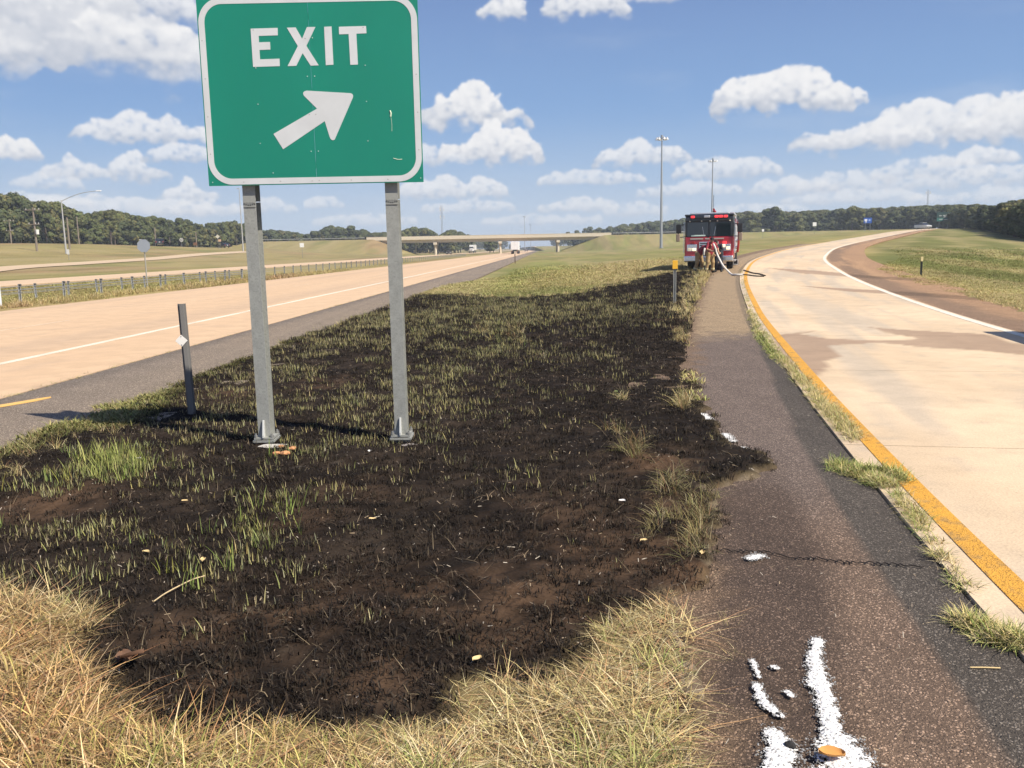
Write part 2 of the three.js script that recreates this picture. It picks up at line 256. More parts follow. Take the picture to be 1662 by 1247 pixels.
{
  const xs = [], ds = [];
  { let v = -5.5, st = 0.07; const l = []; while (v > -1600) { v -= st; st *= 1.031; l.push(v); } l.reverse(); xs.push(...l); for (let i = 0; i <= 121; i++) xs.push(-5.5 + i * 0.07); v = xs[xs.length - 1]; st = 0.07; while (v < 1700) { v += st; st *= 1.027; xs.push(v); } }
  { for (let v = -30; v < 1.7; v += 2) ds.push(v); for (let i = 0; i <= 164; i++) ds.push(1.75 + i * 0.07); let v = ds[ds.length - 1], st = 0.07; while (v < 4200) { v += st; st *= 1.0205; ds.push(v); } }
  const nx = xs.length, nd = ds.length, pos = new Float32Array(nx * nd * 3), col = new Float32Array(nx * nd * 3), uv = new Float32Array(nx * nd * 2), idx = new Uint32Array((nx - 1) * (nd - 1) * 6);
  let p = 0, q = 0;
  for (let j = 0; j < nd; j++) for (let i = 0; i < nx; i++) {
    const x = xs[i], d = ds[j], k = j * nx + i;
    pos[k * 3] = x; pos[k * 3 + 1] = G(x, d); pos[k * 3 + 2] = -d; uv[k * 2] = x; uv[k * 2 + 1] = d;
    let c = grassColour(x, d);
    const b = burn(x, d);
    if (b > -4.5) c = mix3(c, [0.15, 0.10, 0.055], 0.55 * ss(-4, -2, b));   // soil and thatch round the burn, darkened to imitate shade between the grass blades
    if (b > -0.25) {
      const m1 = fbm(x * 1.7, d * 1.7, 4), m2 = fbm(x * 7, d * 7, 3);
      let f = mix3(char, ash, ss(0.42, 0.72, m1 * 0.55 + m2 * 0.45)); f = mix3(f, soilC, clamp(sumEll(SOIL, x, d) * ss(0.33, 0.62, m2 * 0.6 + m1 * 0.4)) * 0.8);
      f = mix3(f, [0.10, 0.09, 0.075], ss(0.80, 0.92, m2) * 0.5);
      c = mix3(c, f, ss(-0.12, 0.10, b));
    }
    { const n = rampN(x, d); if (d < 24 && n > -LSH - 0.35 && n < 0) c = mix3(c, mix3([0.085, 0.06, 0.042], [0.24, 0.19, 0.14], ss(0.55, 0.75, fbm(x * 14, d * 14, 3))), ss(-LSH - 0.35, -LSH - 0.1, n) * (1 - ss(-0.05, 0.08, b))); }
    const w = d < 60 ? wear(x, d) : 1;
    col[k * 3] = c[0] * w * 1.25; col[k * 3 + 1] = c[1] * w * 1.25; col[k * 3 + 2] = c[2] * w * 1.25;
    if (i && j) { const a = k, e = k - 1, f = k - nx, g = k - nx - 1; idx[q++] = g; idx[q++] = f; idx[q++] = a; idx[q++] = g; idx[q++] = a; idx[q++] = e; }
  }
  const geo = new THREE.BufferGeometry(); geo.setAttribute('position', new THREE.BufferAttribute(pos, 3)); geo.setAttribute('color', new THREE.BufferAttribute(col, 3)); geo.setAttribute('uv', new THREE.BufferAttribute(uv, 2)); geo.setIndex(new THREE.BufferAttribute(idx, 1)); geo.computeVertexNormals();
  const grain = tile(1024, 1.7, (u, v) => { const k = 0.52 + 0.34 * tf(u, v, 24, 3, 5) + 0.3 * (tnoise(u, v, 256, 9) - 0.5); return [k + 0.06, k + 0.06, k + 0.05]; });
  const bump = tile(512, 1.7, (u, v) => { const k = tf(u, v, 20, 13, 5); return [k, k, k]; });
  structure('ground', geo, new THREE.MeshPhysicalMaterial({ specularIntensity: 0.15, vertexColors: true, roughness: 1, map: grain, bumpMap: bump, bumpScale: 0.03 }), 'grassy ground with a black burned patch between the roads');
}

// ------------------------------------------------------------------ pavements
function strip(point, d0, d1, n0, n1, stepD, stepN, height, colour, thick = 0) {
  const rows = []; let d = d0; while (d < d1 - 1e-6) { rows.push(d); d += stepD(d); } rows.push(d1);
  const cols = Math.max(1, Math.round((n1 - n0) / stepN)), nx = cols + 1, pos = [], col = [], uv = [], idx = [];
  rows.forEach((d, j) => { for (let i = 0; i <= cols; i++) { const n = mix(n0, n1, i / cols), [x, dd] = point(d, n), c = colour(x, dd, n, d); pos.push(x, height(x, dd, d, n), -dd); col.push(...c); uv.push(x, dd); const k = j * nx + i; if (i && j) idx.push(k - nx - 1, k - nx, k, k - nx - 1, k, k - 1); } });
  if (thick) {                                                    // vertical sides, so that the sheet is a slab
    const rim = []; for (let i = 0; i < nx; i++) rim.push(i); for (let j = 1; j < rows.length; j++) rim.push(j * nx + nx - 1); for (let i = nx - 2; i >= 0; i--) rim.push((rows.length - 1) * nx + i); for (let j = rows.length - 2; j >= 0; j--) rim.push(j * nx);
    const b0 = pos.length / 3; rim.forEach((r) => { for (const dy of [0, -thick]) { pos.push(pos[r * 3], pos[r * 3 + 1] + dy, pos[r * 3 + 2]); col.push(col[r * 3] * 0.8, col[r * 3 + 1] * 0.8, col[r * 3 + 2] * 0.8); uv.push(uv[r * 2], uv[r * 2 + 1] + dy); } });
    for (let i = 0; i < rim.length - 1; i++) { const a = b0 + i * 2; idx.push(a, a + 1, a + 2, a + 2, a + 1, a + 3); }
  }
  const g = new THREE.BufferGeometry(); g.setAttribute('position', new THREE.Float32BufferAttribute(pos, 3)); g.setAttribute('color', new THREE.Float32BufferAttribute(col, 3)); g.setAttribute('uv', new THREE.Float32BufferAttribute(uv, 2)); g.setIndex(idx); g.computeVertexNormals(); return g;
}
const concreteMap = tile(1024, 2.3, (u, v) => { const k = 0.80 + 0.20 * (tf(u, v, 9, 21, 6) - 0.5) + 0.16 * (tnoise(u, v, 300, 5) - 0.5) - 0.25 * ss(0.93, 0.99, tnoise(u, v, 170, 8)); return [k, k, k]; });
const concreteBump = tile(512, 2.3, (u, v) => { const k = 0.5 + 0.5 * (tnoise(u, v, 200, 31) - 0.5) + 0.3 * (tf(u, v, 30, 41, 3) - 0.5); return [k, k, k]; });
const M = {};
M.concrete = new THREE.MeshStandardMaterial({ vertexColors: true, roughness: 0.92, map: concreteMap, bumpMap: concreteBump, bumpScale: 0.003 });
const stones = (() => {                                           // stones bedded in asphalt
  const S = 1024, v = new Float32Array(S * S).fill(0), hgt = new Float32Array(S * S).fill(0), r = rng(5);
  for (let k = 0; k < 26000; k++) {
    const cx = r() * S, cy = r() * S, rad = 1.3 + 4.4 * r() ** 2.0, tone = r(), ax = 0.6 + 0.4 * r(), th = r() * 3.14, ct = Math.cos(th), st = Math.sin(th);
    for (let j = -6; j <= 6; j++) for (let i = -6; i <= 6; i++) { const a = (i * ct + j * st) / ax, b = -i * st + j * ct, q = Math.hypot(a, b) / rad; if (q < 1) { const o = (((cy + j) | 0) & 1023) * S + (((cx + i) | 0) & 1023), e = 1 - q * q; if (e > hgt[o]) { hgt[o] = e; v[o] = 0.30 + 0.35 * tone + (tone > 0.93 ? 0.95 : 0) + (tone > 0.78 ? 0.22 : 0) - (tone < 0.25 ? 0.14 : 0); } } }
  }
  return { v, hgt };
})();
const asphaltMap = tile(1024, 1.25, (u, v, i, j) => { const o = j * 1024 + i, s = stones.v[o], k = stones.hgt[o] > 0.15 ? s : 0.20 + 0.1 * tnoise(u, v, 128, 3), w = 0.88 + 0.25 * tf(u, v, 6, 4, 4); return [k * w * 1.03, k * w, k * w * 0.97]; });
const asphaltBump = tile(1024, 1.25, (u, v, i, j) => { const k = 0.35 + 0.5 * stones.hgt[j * 1024 + i]; return [k, k, k]; });
M.asphalt = new THREE.MeshPhysicalMaterial({ specularIntensity: 0.5, vertexColors: true, roughness: 0.9, map: asphaltMap, bumpMap: asphaltBump, bumpScale: 0.006 });
M.paint = new THREE.MeshStandardMaterial({ map: tile(512, 0.5, (u, v) => { const k = 0.96 + 0.10 * (tf(u, v, 12, 51, 4) - 0.5) - 0.42 * ss(0.72, 0.9, tnoise(u, v, 44, 53)) - 0.2 * ss(0.7, 0.9, tnoise(u, v, 90, 57)); return [k, k * (0.97 + 0.03 * k), k * 0.98]; }), vertexColors: true, roughness: 0.75, bumpMap: asphaltBump, bumpScale: 0.006 });
const stepD = (d) => d < 14 ? 0.09 : d < 40 ? 0.2 : Math.max(0.4, d * 0.012);
const onRamp = (dy) => (x, dd, d, n) => HR(d) + dy;
// water that ran across the ramp from the hose, traced on the pavement
const WET = [P([[1250, 545], [1330, 536], [1300, 542], [1345, 549], [1420, 553], [1478, 552], [1400, 557], [1345, 561], [1365, 578], [1335, 585], [1350, 594], [1322, 611], [1300, 612], [1275, 590], [1262, 570]]),
  P([[1412, 531], [1455, 535], [1520, 538], [1600, 542], [1620, 546], [1640, 556], [1720, 566], [1800, 580], [1700, 580], [1600, 569], [1500, 563], [1440, 557], [1395, 555], [1480, 551], [1490, 549], [1470, 545], [1445, 541]]),
  P([[1245, 449], [1330, 453], [1400, 458], [1490, 462], [1490, 465], [1380, 460], [1300, 456]]).map((p) => p), P([[1293, 471], [1400, 476], [1500, 480], [1600, 487], [1600, 491], [1480, 484], [1380, 479]])];
const wetBox = WET.map((w) => [Math.min(...w.map((p) => p[0])) - 0.5, Math.max(...w.map((p) => p[0])) + 0.5, Math.min(...w.map((p) => p[1])) - 0.5, Math.max(...w.map((p) => p[1])) + 0.5]);
const wet = (x, d) => { let v = -1; WET.forEach((w, i) => { const b = wetBox[i]; if (x > b[0] && x < b[1] && d > b[2] && d < b[3]) v = Math.max(v, polySd(w, x, d)); }); return ss(-0.05, 0.05, v + (fbm(x * 3, d * 2, 3) - 0.5) * 0.12); };
const rampColour = (x, d, n) => {
  const a = fbm(x * 0.7, d * 0.25, 4), b = fbm(n * 2.2 + 3, d * 0.16, 4), e = fbm(x * 4, d * 4, 3);
  let c = mix3([0.62, 0.475, 0.315], [0.55, 0.415, 0.27], ss(0.35, 0.7, a)); c = mix3(c, [0.45, 0.37, 0.275], ss(0.48, 0.72, b) * 0.85);
  c = mix3(c, [0.40, 0.33, 0.245], ss(0.62, 0.80, e) * 0.4 + (1 - ss(0, 0.7, n)) * 0.25 * e);
  return mix3(c, [0.315, 0.215, 0.14], wet(x, d) * (0.8 + 0.2 * a)).map((v) => v * 1.22);
};
const ramp = new THREE.Group(); ramp.name = 'exit_ramp'; ramp.userData = { kind: 'structure', label: 'pale concrete exit ramp curving uphill to the right', category: 'road' }; scene.add(ramp);
{
  let d = -5.9; const len = 4.55;
  // transverse joint seen beside the thick grass clump: keep one joint through it
  const jd = gnd(1560, 717)[1]; d = jd - Math.ceil((jd + 5) / len) * len;
  while (d < 62) { part('concrete_slab', strip(rampP, d + 0.006, d + len - 0.006, -0.17, RW, stepD, 0.11, onRamp(0), rampColour, 0.16), M.concrete, ramp); d += len; }
  part('far_pavement', strip(rampP, d + 0.006, 345, -0.17, RW, stepD, 0.5, onRamp(0), rampColour, 0.12), M.concrete, ramp);
  part('joint_filler', strip(rampP, -8, d + 0.5, -0.16, RW - 0.01, (v) => 0.5, 2, onRamp(-0.022), () => [0.10, 0.08, 0.06]), M.concrete, ramp);
  const yel = (x, dd, n) => { const k = ss(0.62, 0.80, fbm(x * 13, dd * 13, 3)); return mix3(mix3([0.72, 0.36, 0.035], [0.60, 0.30, 0.035], fbm(x * 3, dd * 3, 3)), [0.30, 0.19, 0.07], k * 0.75); };
  part('yellow_edge_line', strip(rampP, -6, 120, 0, 0.15, (v) => v < 14 ? 0.05 : stepD(v), 0.025, onRamp(0.005), yel, 0.004), M.paint, ramp);
  const whi = (x, dd) => mix3([0.80, 0.74, 0.62], [0.62, 0.54, 0.42], ss(0.6, 0.8, fbm(x * 8, dd * 8, 3)) * 0.6);
  part('white_edge_line', strip(rampP, -6, 300, RW - 0.24, RW - 0.07, stepD, 0.06, onRamp(0.005), whi, 0.004), M.paint, ramp);
}
{
  // old asphalt shoulders of the ramp
  const sootAt = gnd(1230, 640);
  const leftCol = (x, d, n, dr) => {
    const a = fbm(x * 1.1, d * 0.5, 4), e = fbm(x * 6, d * 6, 3), f = fbm(x * 2.5 + 3, d * 0.9, 3);
    let c = mix3([0.128, 0.104, 0.086], [0.096, 0.080, 0.070], ss(0.35, 0.65, a));                 // old brown asphalt
    c = mix3(c, [0.090, 0.083, 0.083], ss(5.5, 8, d + f * 2));                                      // purplish older patch farther on
    c = mix3(c, [0.185, 0.163, 0.122], ss(15.5, 18, d + (e - 0.5) * 3));                            // dusty tan far end
    c = mix3(c, [0.043, 0.036, 0.033], (1 - ss(-0.87, -0.64, n + 0.17 * ss(4.6, 2.9, d) + (f - 0.5) * 0.2)) * (1 - ss(5.2, 7.5, d)) * 0.85);   // oil darkened wheel path
    const seam = mix(-0.545, -0.36, ss(4, 16, d)), newer = ss(seam - 0.012, seam + 0.012, n + (e - 0.5) * 0.02);
    c = mix3(c, mix3([0.044, 0.045, 0.046], [0.056, 0.057, 0.057], a), newer * (1 - 0.55 * ss(16, 22, d)));   // newer grey patch along the joint
    c = mix3(c, [0.105, 0.085, 0.066], ss(0.22, 0.02, n + LSH + (e - 0.5) * 0.5) * 0.85);
    return c.map((v, i) => v * [4.3, 3.65, 3.05][i]);
  };
  structure('ramp_left_shoulder', strip(rampP, -6, 110, -LSH - 0.8, -0.19, (d) => d < 9 ? 0.06 : stepD(d), 0.06, (x, dd, d, n) => HR(d) - 0.012, leftCol, 0.1), M.asphalt, 'narrow worn asphalt strip between burned turf and yellow line');
  const rightCol = (x, d, n, dr) => { const a = fbm(x * 0.8, d * 0.3, 4); let c = mix3([0.30, 0.20, 0.135], [0.235, 0.165, 0.12], a); c = mix3(c, [0.17, 0.125, 0.10], (1 - ss(0.7, 1.25, n - RW + (a - 0.5))) * 0.9); c = mix3(c, [0.36, 0.25, 0.17], ss(0.55, 0.7, fbm(n * 1.8, d * 0.12, 3)) * 0.5); return mix3(c, c.map((v) => v * 0.62), wet(x, d)).map((v, i) => v * [3.35, 3.1, 2.6][i]); };
  structure('ramp_right_shoulder', strip(rampP, -6, 240, RW + 0.012, RW + RSH + 0.9, stepD, 0.22, (x, dd, d, n) => HR(d) - 0.010, rightCol, 0.1), M.asphalt, 'reddish worn asphalt shoulder right of the white line');
  // a wandering crack across the left shoulder is a real gap filled with dirt: a thin raised lip of dark sealant
  const ck = [[1165, 890], [1212, 893], [1245, 894], [1275, 902], [1330, 905], [1365, 910], [1410, 912], [1450, 914], [1500, 919]].map(([a, b]) => gnd(a, b, -0.008));
  const pts = ck.map(([x, d]) => new THREE.Vector3(x, -0.0095, -d)), cr = new THREE.CatmullRomCurve3(pts);
  solo('pavement_crack', new THREE.TubeGeometry(new THREE.CatmullRomCurve3(cr.getSpacedPoints(140).map((p, i) => p.clone().add(new THREE.Vector3(0, -0.0028 - 0.0022 * noise(i * 0.3, 3), (noise(i * 0.55, 7) - 0.5) * 0.045)))), 280, 0.0035, 4), std([0.018, 0.014, 0.012], 1), 'thin dark crack wandering across the asphalt shoulder', 'crack');
}
// freeway, both carriageways
const fwP = (d, n) => [n + 0.04 * d, d];
const fwStep = (d) => d < 40 ? 0.5 : Math.max(1, d * 0.03);
const fwCol = (x, d, n) => { const a = fbm(x * 0.35, d * 0.06, 4), e = fbm(x * 3, d * 2, 3), t = Math.exp(-(((n + 10.6) / 0.5) ** 2)) + Math.exp(-(((n + 15.0) / 0.6) ** 2)); let c = mix3([0.535, 0.365, 0.220], [0.60, 0.425, 0.265], a); c = mix3(c, [0.45, 0.32, 0.21], ss(0.55, 0.75, fbm(n * 1.1, d * 0.03, 3)) * 0.5 + 0.2 * t); c = mix3(c, [0.38, 0.28, 0.20], ss(0.7, 0.85, e) * 0.3); return c.map((v) => v * 1.2); };
{
  const fw = new THREE.Group(); fw.name = 'freeway'; fw.userData = { kind: 'structure', label: 'tan concrete freeway running straight under the overpass', category: 'road' }; scene.add(fw);
  part('carriageway', strip(fwP, -30, 2600, -18, -6.8, fwStep, 0.25, (x, dd, d) => nat(x, dd), fwCol, 0.1), M.concrete, fw);
  const wl = (x, d) => mix3([0.82, 0.74, 0.60], [0.66, 0.52, 0.37], ss(0.5, 0.8, fbm(x * 3, d * 1.5, 3)) * 0.7);
  part('white_edge_line', strip(fwP, -30, 900, -9.1, -8.93, fwStep, 0.09, (x, dd) => nat(x, dd) + 0.005, wl, 0.004), M.paint, fw);
  for (let k = 0; k < 26; k++) part('lane_dash', strip(fwP, 8.5 + k * 12.2, 8.5 + k * 12.2 + 3.2, -13.2, -13.08, () => 0.8, 0.06, (x, dd) => nat(x, dd) + 0.005, (x, d) => mix3([0.70, 0.56, 0.40], [0.62, 0.44, 0.28], noise(x * 4, d * 3)), 0.004), M.paint, fw);
  const sc = (x, d, n) => { const a = fbm(x * 0.8, d * 0.2, 4); return mix3(mix3([0.27, 0.195, 0.14], [0.20, 0.15, 0.12], a), [0.13, 0.10, 0.085], (1 - ss(-6.75, -6.2, n)) * 0.6).map((v, i) => v * [2.55, 2.85, 2.95][i]); };
  part('asphalt_shoulder', strip(fwP, -30, 900, -6.785, -4.1, (d) => Math.min(fwStep(d), 3), 0.15, (x, dd) => nat(x, Math.max(dd, 0)) * 0 - 0.006, sc, 0.08), M.asphalt, fw);
  const nb = structure('opposite_carriageway', strip(fwP, -30, 2600, -41.5, -34, fwStep, 1.5, (x, dd) => 0.02, (x, d) => mix3([0.60, 0.43, 0.27], [0.52, 0.38, 0.25], fbm(x * 0.4, d * 0.05, 3)).map((v) => v * 1.2), 0.1), M.concrete, 'far concrete carriageway beyond the cable barriers');
  // slip road climbing the left slope to the crossing road
  const A = [[-330, 452, 45], [0, 431, 96], [120, 420, 118], [240, 408, 150], [320, 402, 190], [400, 397, 240]];
  const pc = A.map(([px, py, dep]) => { const p = at(px, py, dep); return new THREE.Vector3(p[0], 0, p[2]); }), cc = new THREE.CatmullRomCurve3(pc);
  const rows = cc.getSpacedPoints(90), pos = [], col = [], uv = [], idx = [];
  rows.forEach((q, j) => { const t = cc.getTangentAt(j / 90), nx = -t.z, nz = t.x; for (let i = 0; i <= 4; i++) { const w = (i / 4 - 0.5) * 3.6, x = q.x + nx * w, z = q.z + nz * w; pos.push(x, nat(x, -z) + 0.09, z); col.push(0.60, 0.45, 0.29); uv.push(x, -z); const k = j * 5 + i; if (i && j) idx.push(k - 6, k - 5, k, k - 6, k, k - 1); } });
  const g = new THREE.BufferGeometry(); g.setAttribute('position', new THREE.Float32BufferAttribute(pos, 3)); g.setAttribute('color', new THREE.Float32BufferAttribute(col, 3)); g.setAttribute('uv', new THREE.Float32BufferAttribute(uv, 2)); g.setIndex(idx); g.computeVertexNormals();
  structure('slip_road', g, M.concrete, 'narrow pale slip road climbing the far grass slope');
  for (const [n, x0, x1] of [['crossing_road_east', BX1 + 0.5, 420], ['crossing_road_west', -330, BX0 - 0.5]])
    structure(n, strip((d, k) => [mix(x0, x1, d), BR + k], 0, 1, -5, 5, () => 0.02, 5, (x, dd) => nat(x, dd) + 0.08, () => [0.5, 0.39, 0.27], 0.1), M.concrete, n.endsWith('east') ? 'crossing road on the embankment right of the overpass' : 'crossing road on the embankment left of the overpass');
}

// ------------------------------------------------------------------ EXIT sign
M.galv = new THREE.MeshStandardMaterial({ color: lin(1, 1, 1), roughness: 0.62, metalness: 0.25, map: tile(512, 0.5, (u, v) => { const k = 0.605 + 0.09 * (tf(u, v, 8, 61, 4) - 0.5) + 0.05 * (tnoise(u, v, 60, 66) - 0.5) - 0.05 * ss(0.8, 0.95, tnoise(u, v, 23, 68)); return [k * 0.99, k, k * 0.97]; }, true) });
M.darkSteel = std([0.10, 0.105, 0.105], 0.7, { metalness: 0.4 });
M.bolt = std([0.30, 0.30, 0.285], 0.5, { metalness: 0.6 });
const SD = 7.55;
{
  const base = [-1.62, 0, -SD];
  const t = thing('exit_sign', 'large green EXIT sign with white arrow on two steel posts', 'sign', base);
  const to = ([x, y]) => [x - base[0], y];
  const z7 = (zx, zy) => to(at(310 + zx / 3.8975, zy / 3.8975, SD));
  const x0 = -2.555 - base[0], x1 = -0.722 - base[0], y0 = 2.298, y1 = 3.826, xm = (x0 + x1) / 2 + 0.005;
  const greenM = new THREE.MeshPhysicalMaterial({ color: lin(0.95, 0.95, 0.95), roughness: 0.5, clearcoat: 0.08, clearcoatRoughness: 0.4, map: tile(512, 1.9, (u, v) => { const k = 1 + 0.07 * (tf(u, v, 5, 71, 5) - 0.5) - 0.25 * ss(0.985, 0.995, tnoise(u, v, 110, 74)) + 0.03 * (tnoise(u, v, 3, 79) - 0.5); return [0.012 * k + 0.05 * ss(0.99, 0.997, tnoise(u, v, 90, 75)), 0.505 * k, 0.42 * k]; }, true) });
  const whiteM = new THREE.MeshStandardMaterial({ color: lin(1, 1, 1), roughness: 0.5, map: tile(256, 0.8, (u, v) => { const k = 0.80 + 0.06 * (tf(u, v, 6, 81, 4) - 0.5); return [k * 0.985, k, k * 1.01]; }, true) });
  for (const [a, b] of [[x0, xm - 0.001], [xm + 0.001, x1]]) part('panel', box(b - a, y1 - y0, 0.004, (a + b) / 2, (y0 + y1) / 2, 0), greenM, t);
  const rr = (s, a, b, c, d, r) => { s.moveTo(a + r, b); s.lineTo(c - r, b); s.absarc(c - r, b + r, r, -Math.PI / 2, 0); s.lineTo(c, d - r); s.absarc(c - r, d - r, r, 0, Math.PI / 2); s.lineTo(a + r, d); s.absarc(a + r, d - r, r, Math.PI / 2, Math.PI); s.lineTo(a, b + r); s.absarc(a + r, b + r, r, Math.PI, 1.5 * Math.PI); return s; };
  const flat = (s) => new THREE.ExtrudeGeometry(s, { depth: 0.0018, bevelEnabled: false, curveSegments: 14 }).translate(0, 0, 0.0021);
  const bs = rr(new THREE.Shape(), x0 + 0.008, y0 + 0.008, x1 - 0.008, y1 - 0.008, 0.20); bs.holes.push(rr(new THREE.Path(), x0 + 0.058, y0 + 0.058, x1 - 0.058, y1 - 0.058, 0.15));
  part('border', flat(bs), whiteM, t);
  const letter = (n, list) => { const s = new THREE.Shape(); list.forEach(([a, b], i) => { const p = z7(a, b); i ? s.lineTo(...p) : s.moveTo(...p); }); s.closePath(); part(n, flat(s), whiteM, t); };
  letter('letter_e', [[377, 182], [548, 177], [549, 224], [428, 228], [430, 268], [500, 266], [502, 314], [433, 317], [437, 376], [560, 372], [562, 419], [393, 424]]);
  letter('letter_x', [[606, 176], [662, 174], [703, 246], [733, 172], [787, 171], [730, 291], [808, 414], [757, 416], [706, 337], [666, 417], [611, 419], [676, 292]]);
  letter('letter_i', [[842, 170], [889, 168], [901, 410], [853, 413]]);
  letter('letter_t', [[935, 170], [1107, 165], [1110, 211], [1046, 214], [1056, 409], [1008, 411], [997, 216], [937, 218]]);
  const arrow = new THREE.Shape(), Z = (a, b) => z7(a, b);
  arrow.moveTo(...Z(522, 848)); arrow.lineTo(...Z(583, 945)); arrow.lineTo(...Z(846, 767)); arrow.lineTo(...Z(877, 866)); arrow.quadraticCurveTo(...Z(888, 896), ...Z(909, 884)); arrow.lineTo(...Z(1024, 618)); arrow.quadraticCurveTo(...Z(1030, 593), ...Z(1006, 590)); arrow.lineTo(...Z(732, 574)); arrow.quadraticCurveTo(...Z(700, 580), ...Z(714, 606)); arrow.lineTo(...Z(797, 688)); arrow.closePath();
  part('arrow', flat(arrow), whiteM, t);
  const rv = new THREE.SphereGeometry(0.0042, 8, 5).scale(1, 1, 0.5), rvM = std([0.30, 0.29, 0.27], 0.5, { metalness: 0.5 }), rvL = std([0.62, 0.72, 0.68], 0.5);
  for (const [a, b, l] of [[70, 258, 0], [90, 500, 0], [107, 740, 0], [124, 976, 0], [335, 1152, 0], [566, 1147, 0], [767, 1145, 0], [812, 1142, 0], [1014, 1139, 0], [1246, 1135, 0], [1424, 470, 0], [1434, 710, 0], [1442, 948, 0], [394, 190, 0], [1089, 174, 0], [722, 244, 0], [768, 240, 1], [748, 726, 0], [790, 724, 0], [736, 484, 1], [782, 483, 1], [410, 431, 1], [1102, 414, 1], [424, 660, 1], [438, 908, 1], [1110, 643, 1], [1120, 892, 1], [760, 958, 1], [806, 957, 1], [520, 1095, 1], [137, 1155, 1], [1453, 1127, 1]]) { const p = z7(a, b), m = part('rivet', rv, l ? rvL : rvM, t); m.position.set(p[0], p[1], 0.0042); }
  const scr = std([0.62, 0.70, 0.55], 0.8);
  const mark = (pts, r) => part('scrape', new THREE.TubeGeometry(new THREE.CatmullRomCurve3(pts.map(([a, b]) => new THREE.Vector3(...z7(a, b), 0.0025))), 12, r, 4).scale(1, 1, 1), scr, t);
  mark([[1258, 700], [1264, 716], [1262, 738]], 0.0065); mark([[1264, 738], [1270, 780], [1271, 830]], 0.0012); mark([[1280, 1001], [1308, 1009], [1336, 1008]], 0.0026);
  for (const y of [y0 + 0.16, (y0 + y1) / 2, y1 - 0.16]) part('stiffener_bar', box(1.78, 0.05, 0.04, (x0 + x1) / 2, y, -0.0225), M.galv, t);
  for (const px of [-2.235, -1.008]) {
    const X = px - base[0], bot = 0.09, zc = -0.048 - 0.076, L = 3.74 - bot, yc = bot + L / 2;
    const beam = (a, b) => [box(0.108, b - a, 0.008, X, (a + b) / 2, zc + 0.072), box(0.108, b - a, 0.008, X, (a + b) / 2, zc - 0.072), box(0.006, b - a, 0.136, X, (a + b) / 2, zc)];
    const post = part('post', metreUv(join([...beam(bot, 2.165), ...beam(2.172, 3.72)])), M.galv, t);
    // break-away hinge just under the panel
    part('fuse_plate', join([box(0.106, 0.10, 0.006, X, 2.168, zc + 0.0795), ...[-0.036, -0.012, 0.012, 0.036].map((o) => cyl(0.008, 0.008, 0.004, 0, 0, 0, 8).rotateX(Math.PI / 2).translate(X + o, 2.160, zc + 0.084))]), M.galv, post);
    part('perforations', join([-0.045, -0.027, -0.009, 0.009, 0.027, 0.045].map((o) => box(0.013, 0.009 + 0.005 * Math.abs(Math.sin(o * 99)), 0.0015, X + o, 2.139 - 0.004 * Math.cos(o * 70), zc + 0.0832))), M.darkSteel, post);
    // slip base
    part('base_plate', join([box(0.17, 0.018, 0.22, X, 0.082, zc), box(0.19, 0.018, 0.24, X, 0.056, zc)]), M.galv, post);
    part('stub_post', join([box(0.108, 0.3, 0.008, X, -0.10, zc + 0.072), box(0.108, 0.3, 0.008, X, -0.10, zc - 0.072), box(0.006, 0.3, 0.136, X, -0.10, zc)]), M.galv, post);
    const fin = new THREE.Shape(); fin.moveTo(0, 0); fin.lineTo(0.045, 0); fin.lineTo(0.045, 0.02); fin.lineTo(0.012, 0.15); fin.lineTo(0, 0.15);
    part('gusset', new THREE.ExtrudeGeometry(fin, { depth: 0.012, bevelEnabled: true, bevelSize: 0.002, bevelThickness: 0.002, bevelSegments: 1 }).rotateY(-Math.PI / 2).translate(X + 0.006, 0.092, zc + 0.077), std([0.55, 0.56, 0.54], 0.6, { metalness: 0.2 }), post);
    for (const [bx, bz] of [[-0.072, 0.095], [0.072, 0.095], [-0.072, -0.085], [0.072, -0.085]]) part('bolt', join([cyl(0.018, 0.018, 0.018, X + bx, 0.100, zc + bz, 6), cyl(0.010, 0.010, 0.10, X + bx, 0.075, zc + bz, 8), cyl(0.018, 0.018, 0.016, X + bx, 0.038, zc + bz, 6)]), M.bolt, post);
  }
}
// rough irregular lump (stones, footings, crumbs)
function lump(r, sx, sy, sz, seed, det = 2, amp = 0.35) {
  const g = new THREE.IcosahedronGeometry(r, det), p = g.attributes.position;
  for (let i = 0; i < p.count; i++) { const x = p.getX(i), y = p.getY(i), z = p.getZ(i), k = 1 + amp * (fbm(x / r * 1.3 + seed * 7 + 20, y / r * 1.3 + z / r * 1.1 + seed * 3 + 20, 3) - 0.5) * 2; p.setXYZ(i, x * k * sx, y * k * sy, z * k * sz); }
  g.computeVertexNormals(); return g;
}
const onGround = (px, py) => { let [x, d] = gnd(px, py); for (let k = 0; k < 4; k++) [x, d] = gnd(px, py, G(x, d)); return [x, G(x, d), -d]; };
const onRoad = (px, py, dy = 0.001) => { let [x, d] = gnd(px, py, -0.012); return [x, (rampN(x, d) > -0.19 ? HR(d) : rampN(x, d) > -3 ? HR(d) - 0.012 : -0.006) + dy, -d]; };
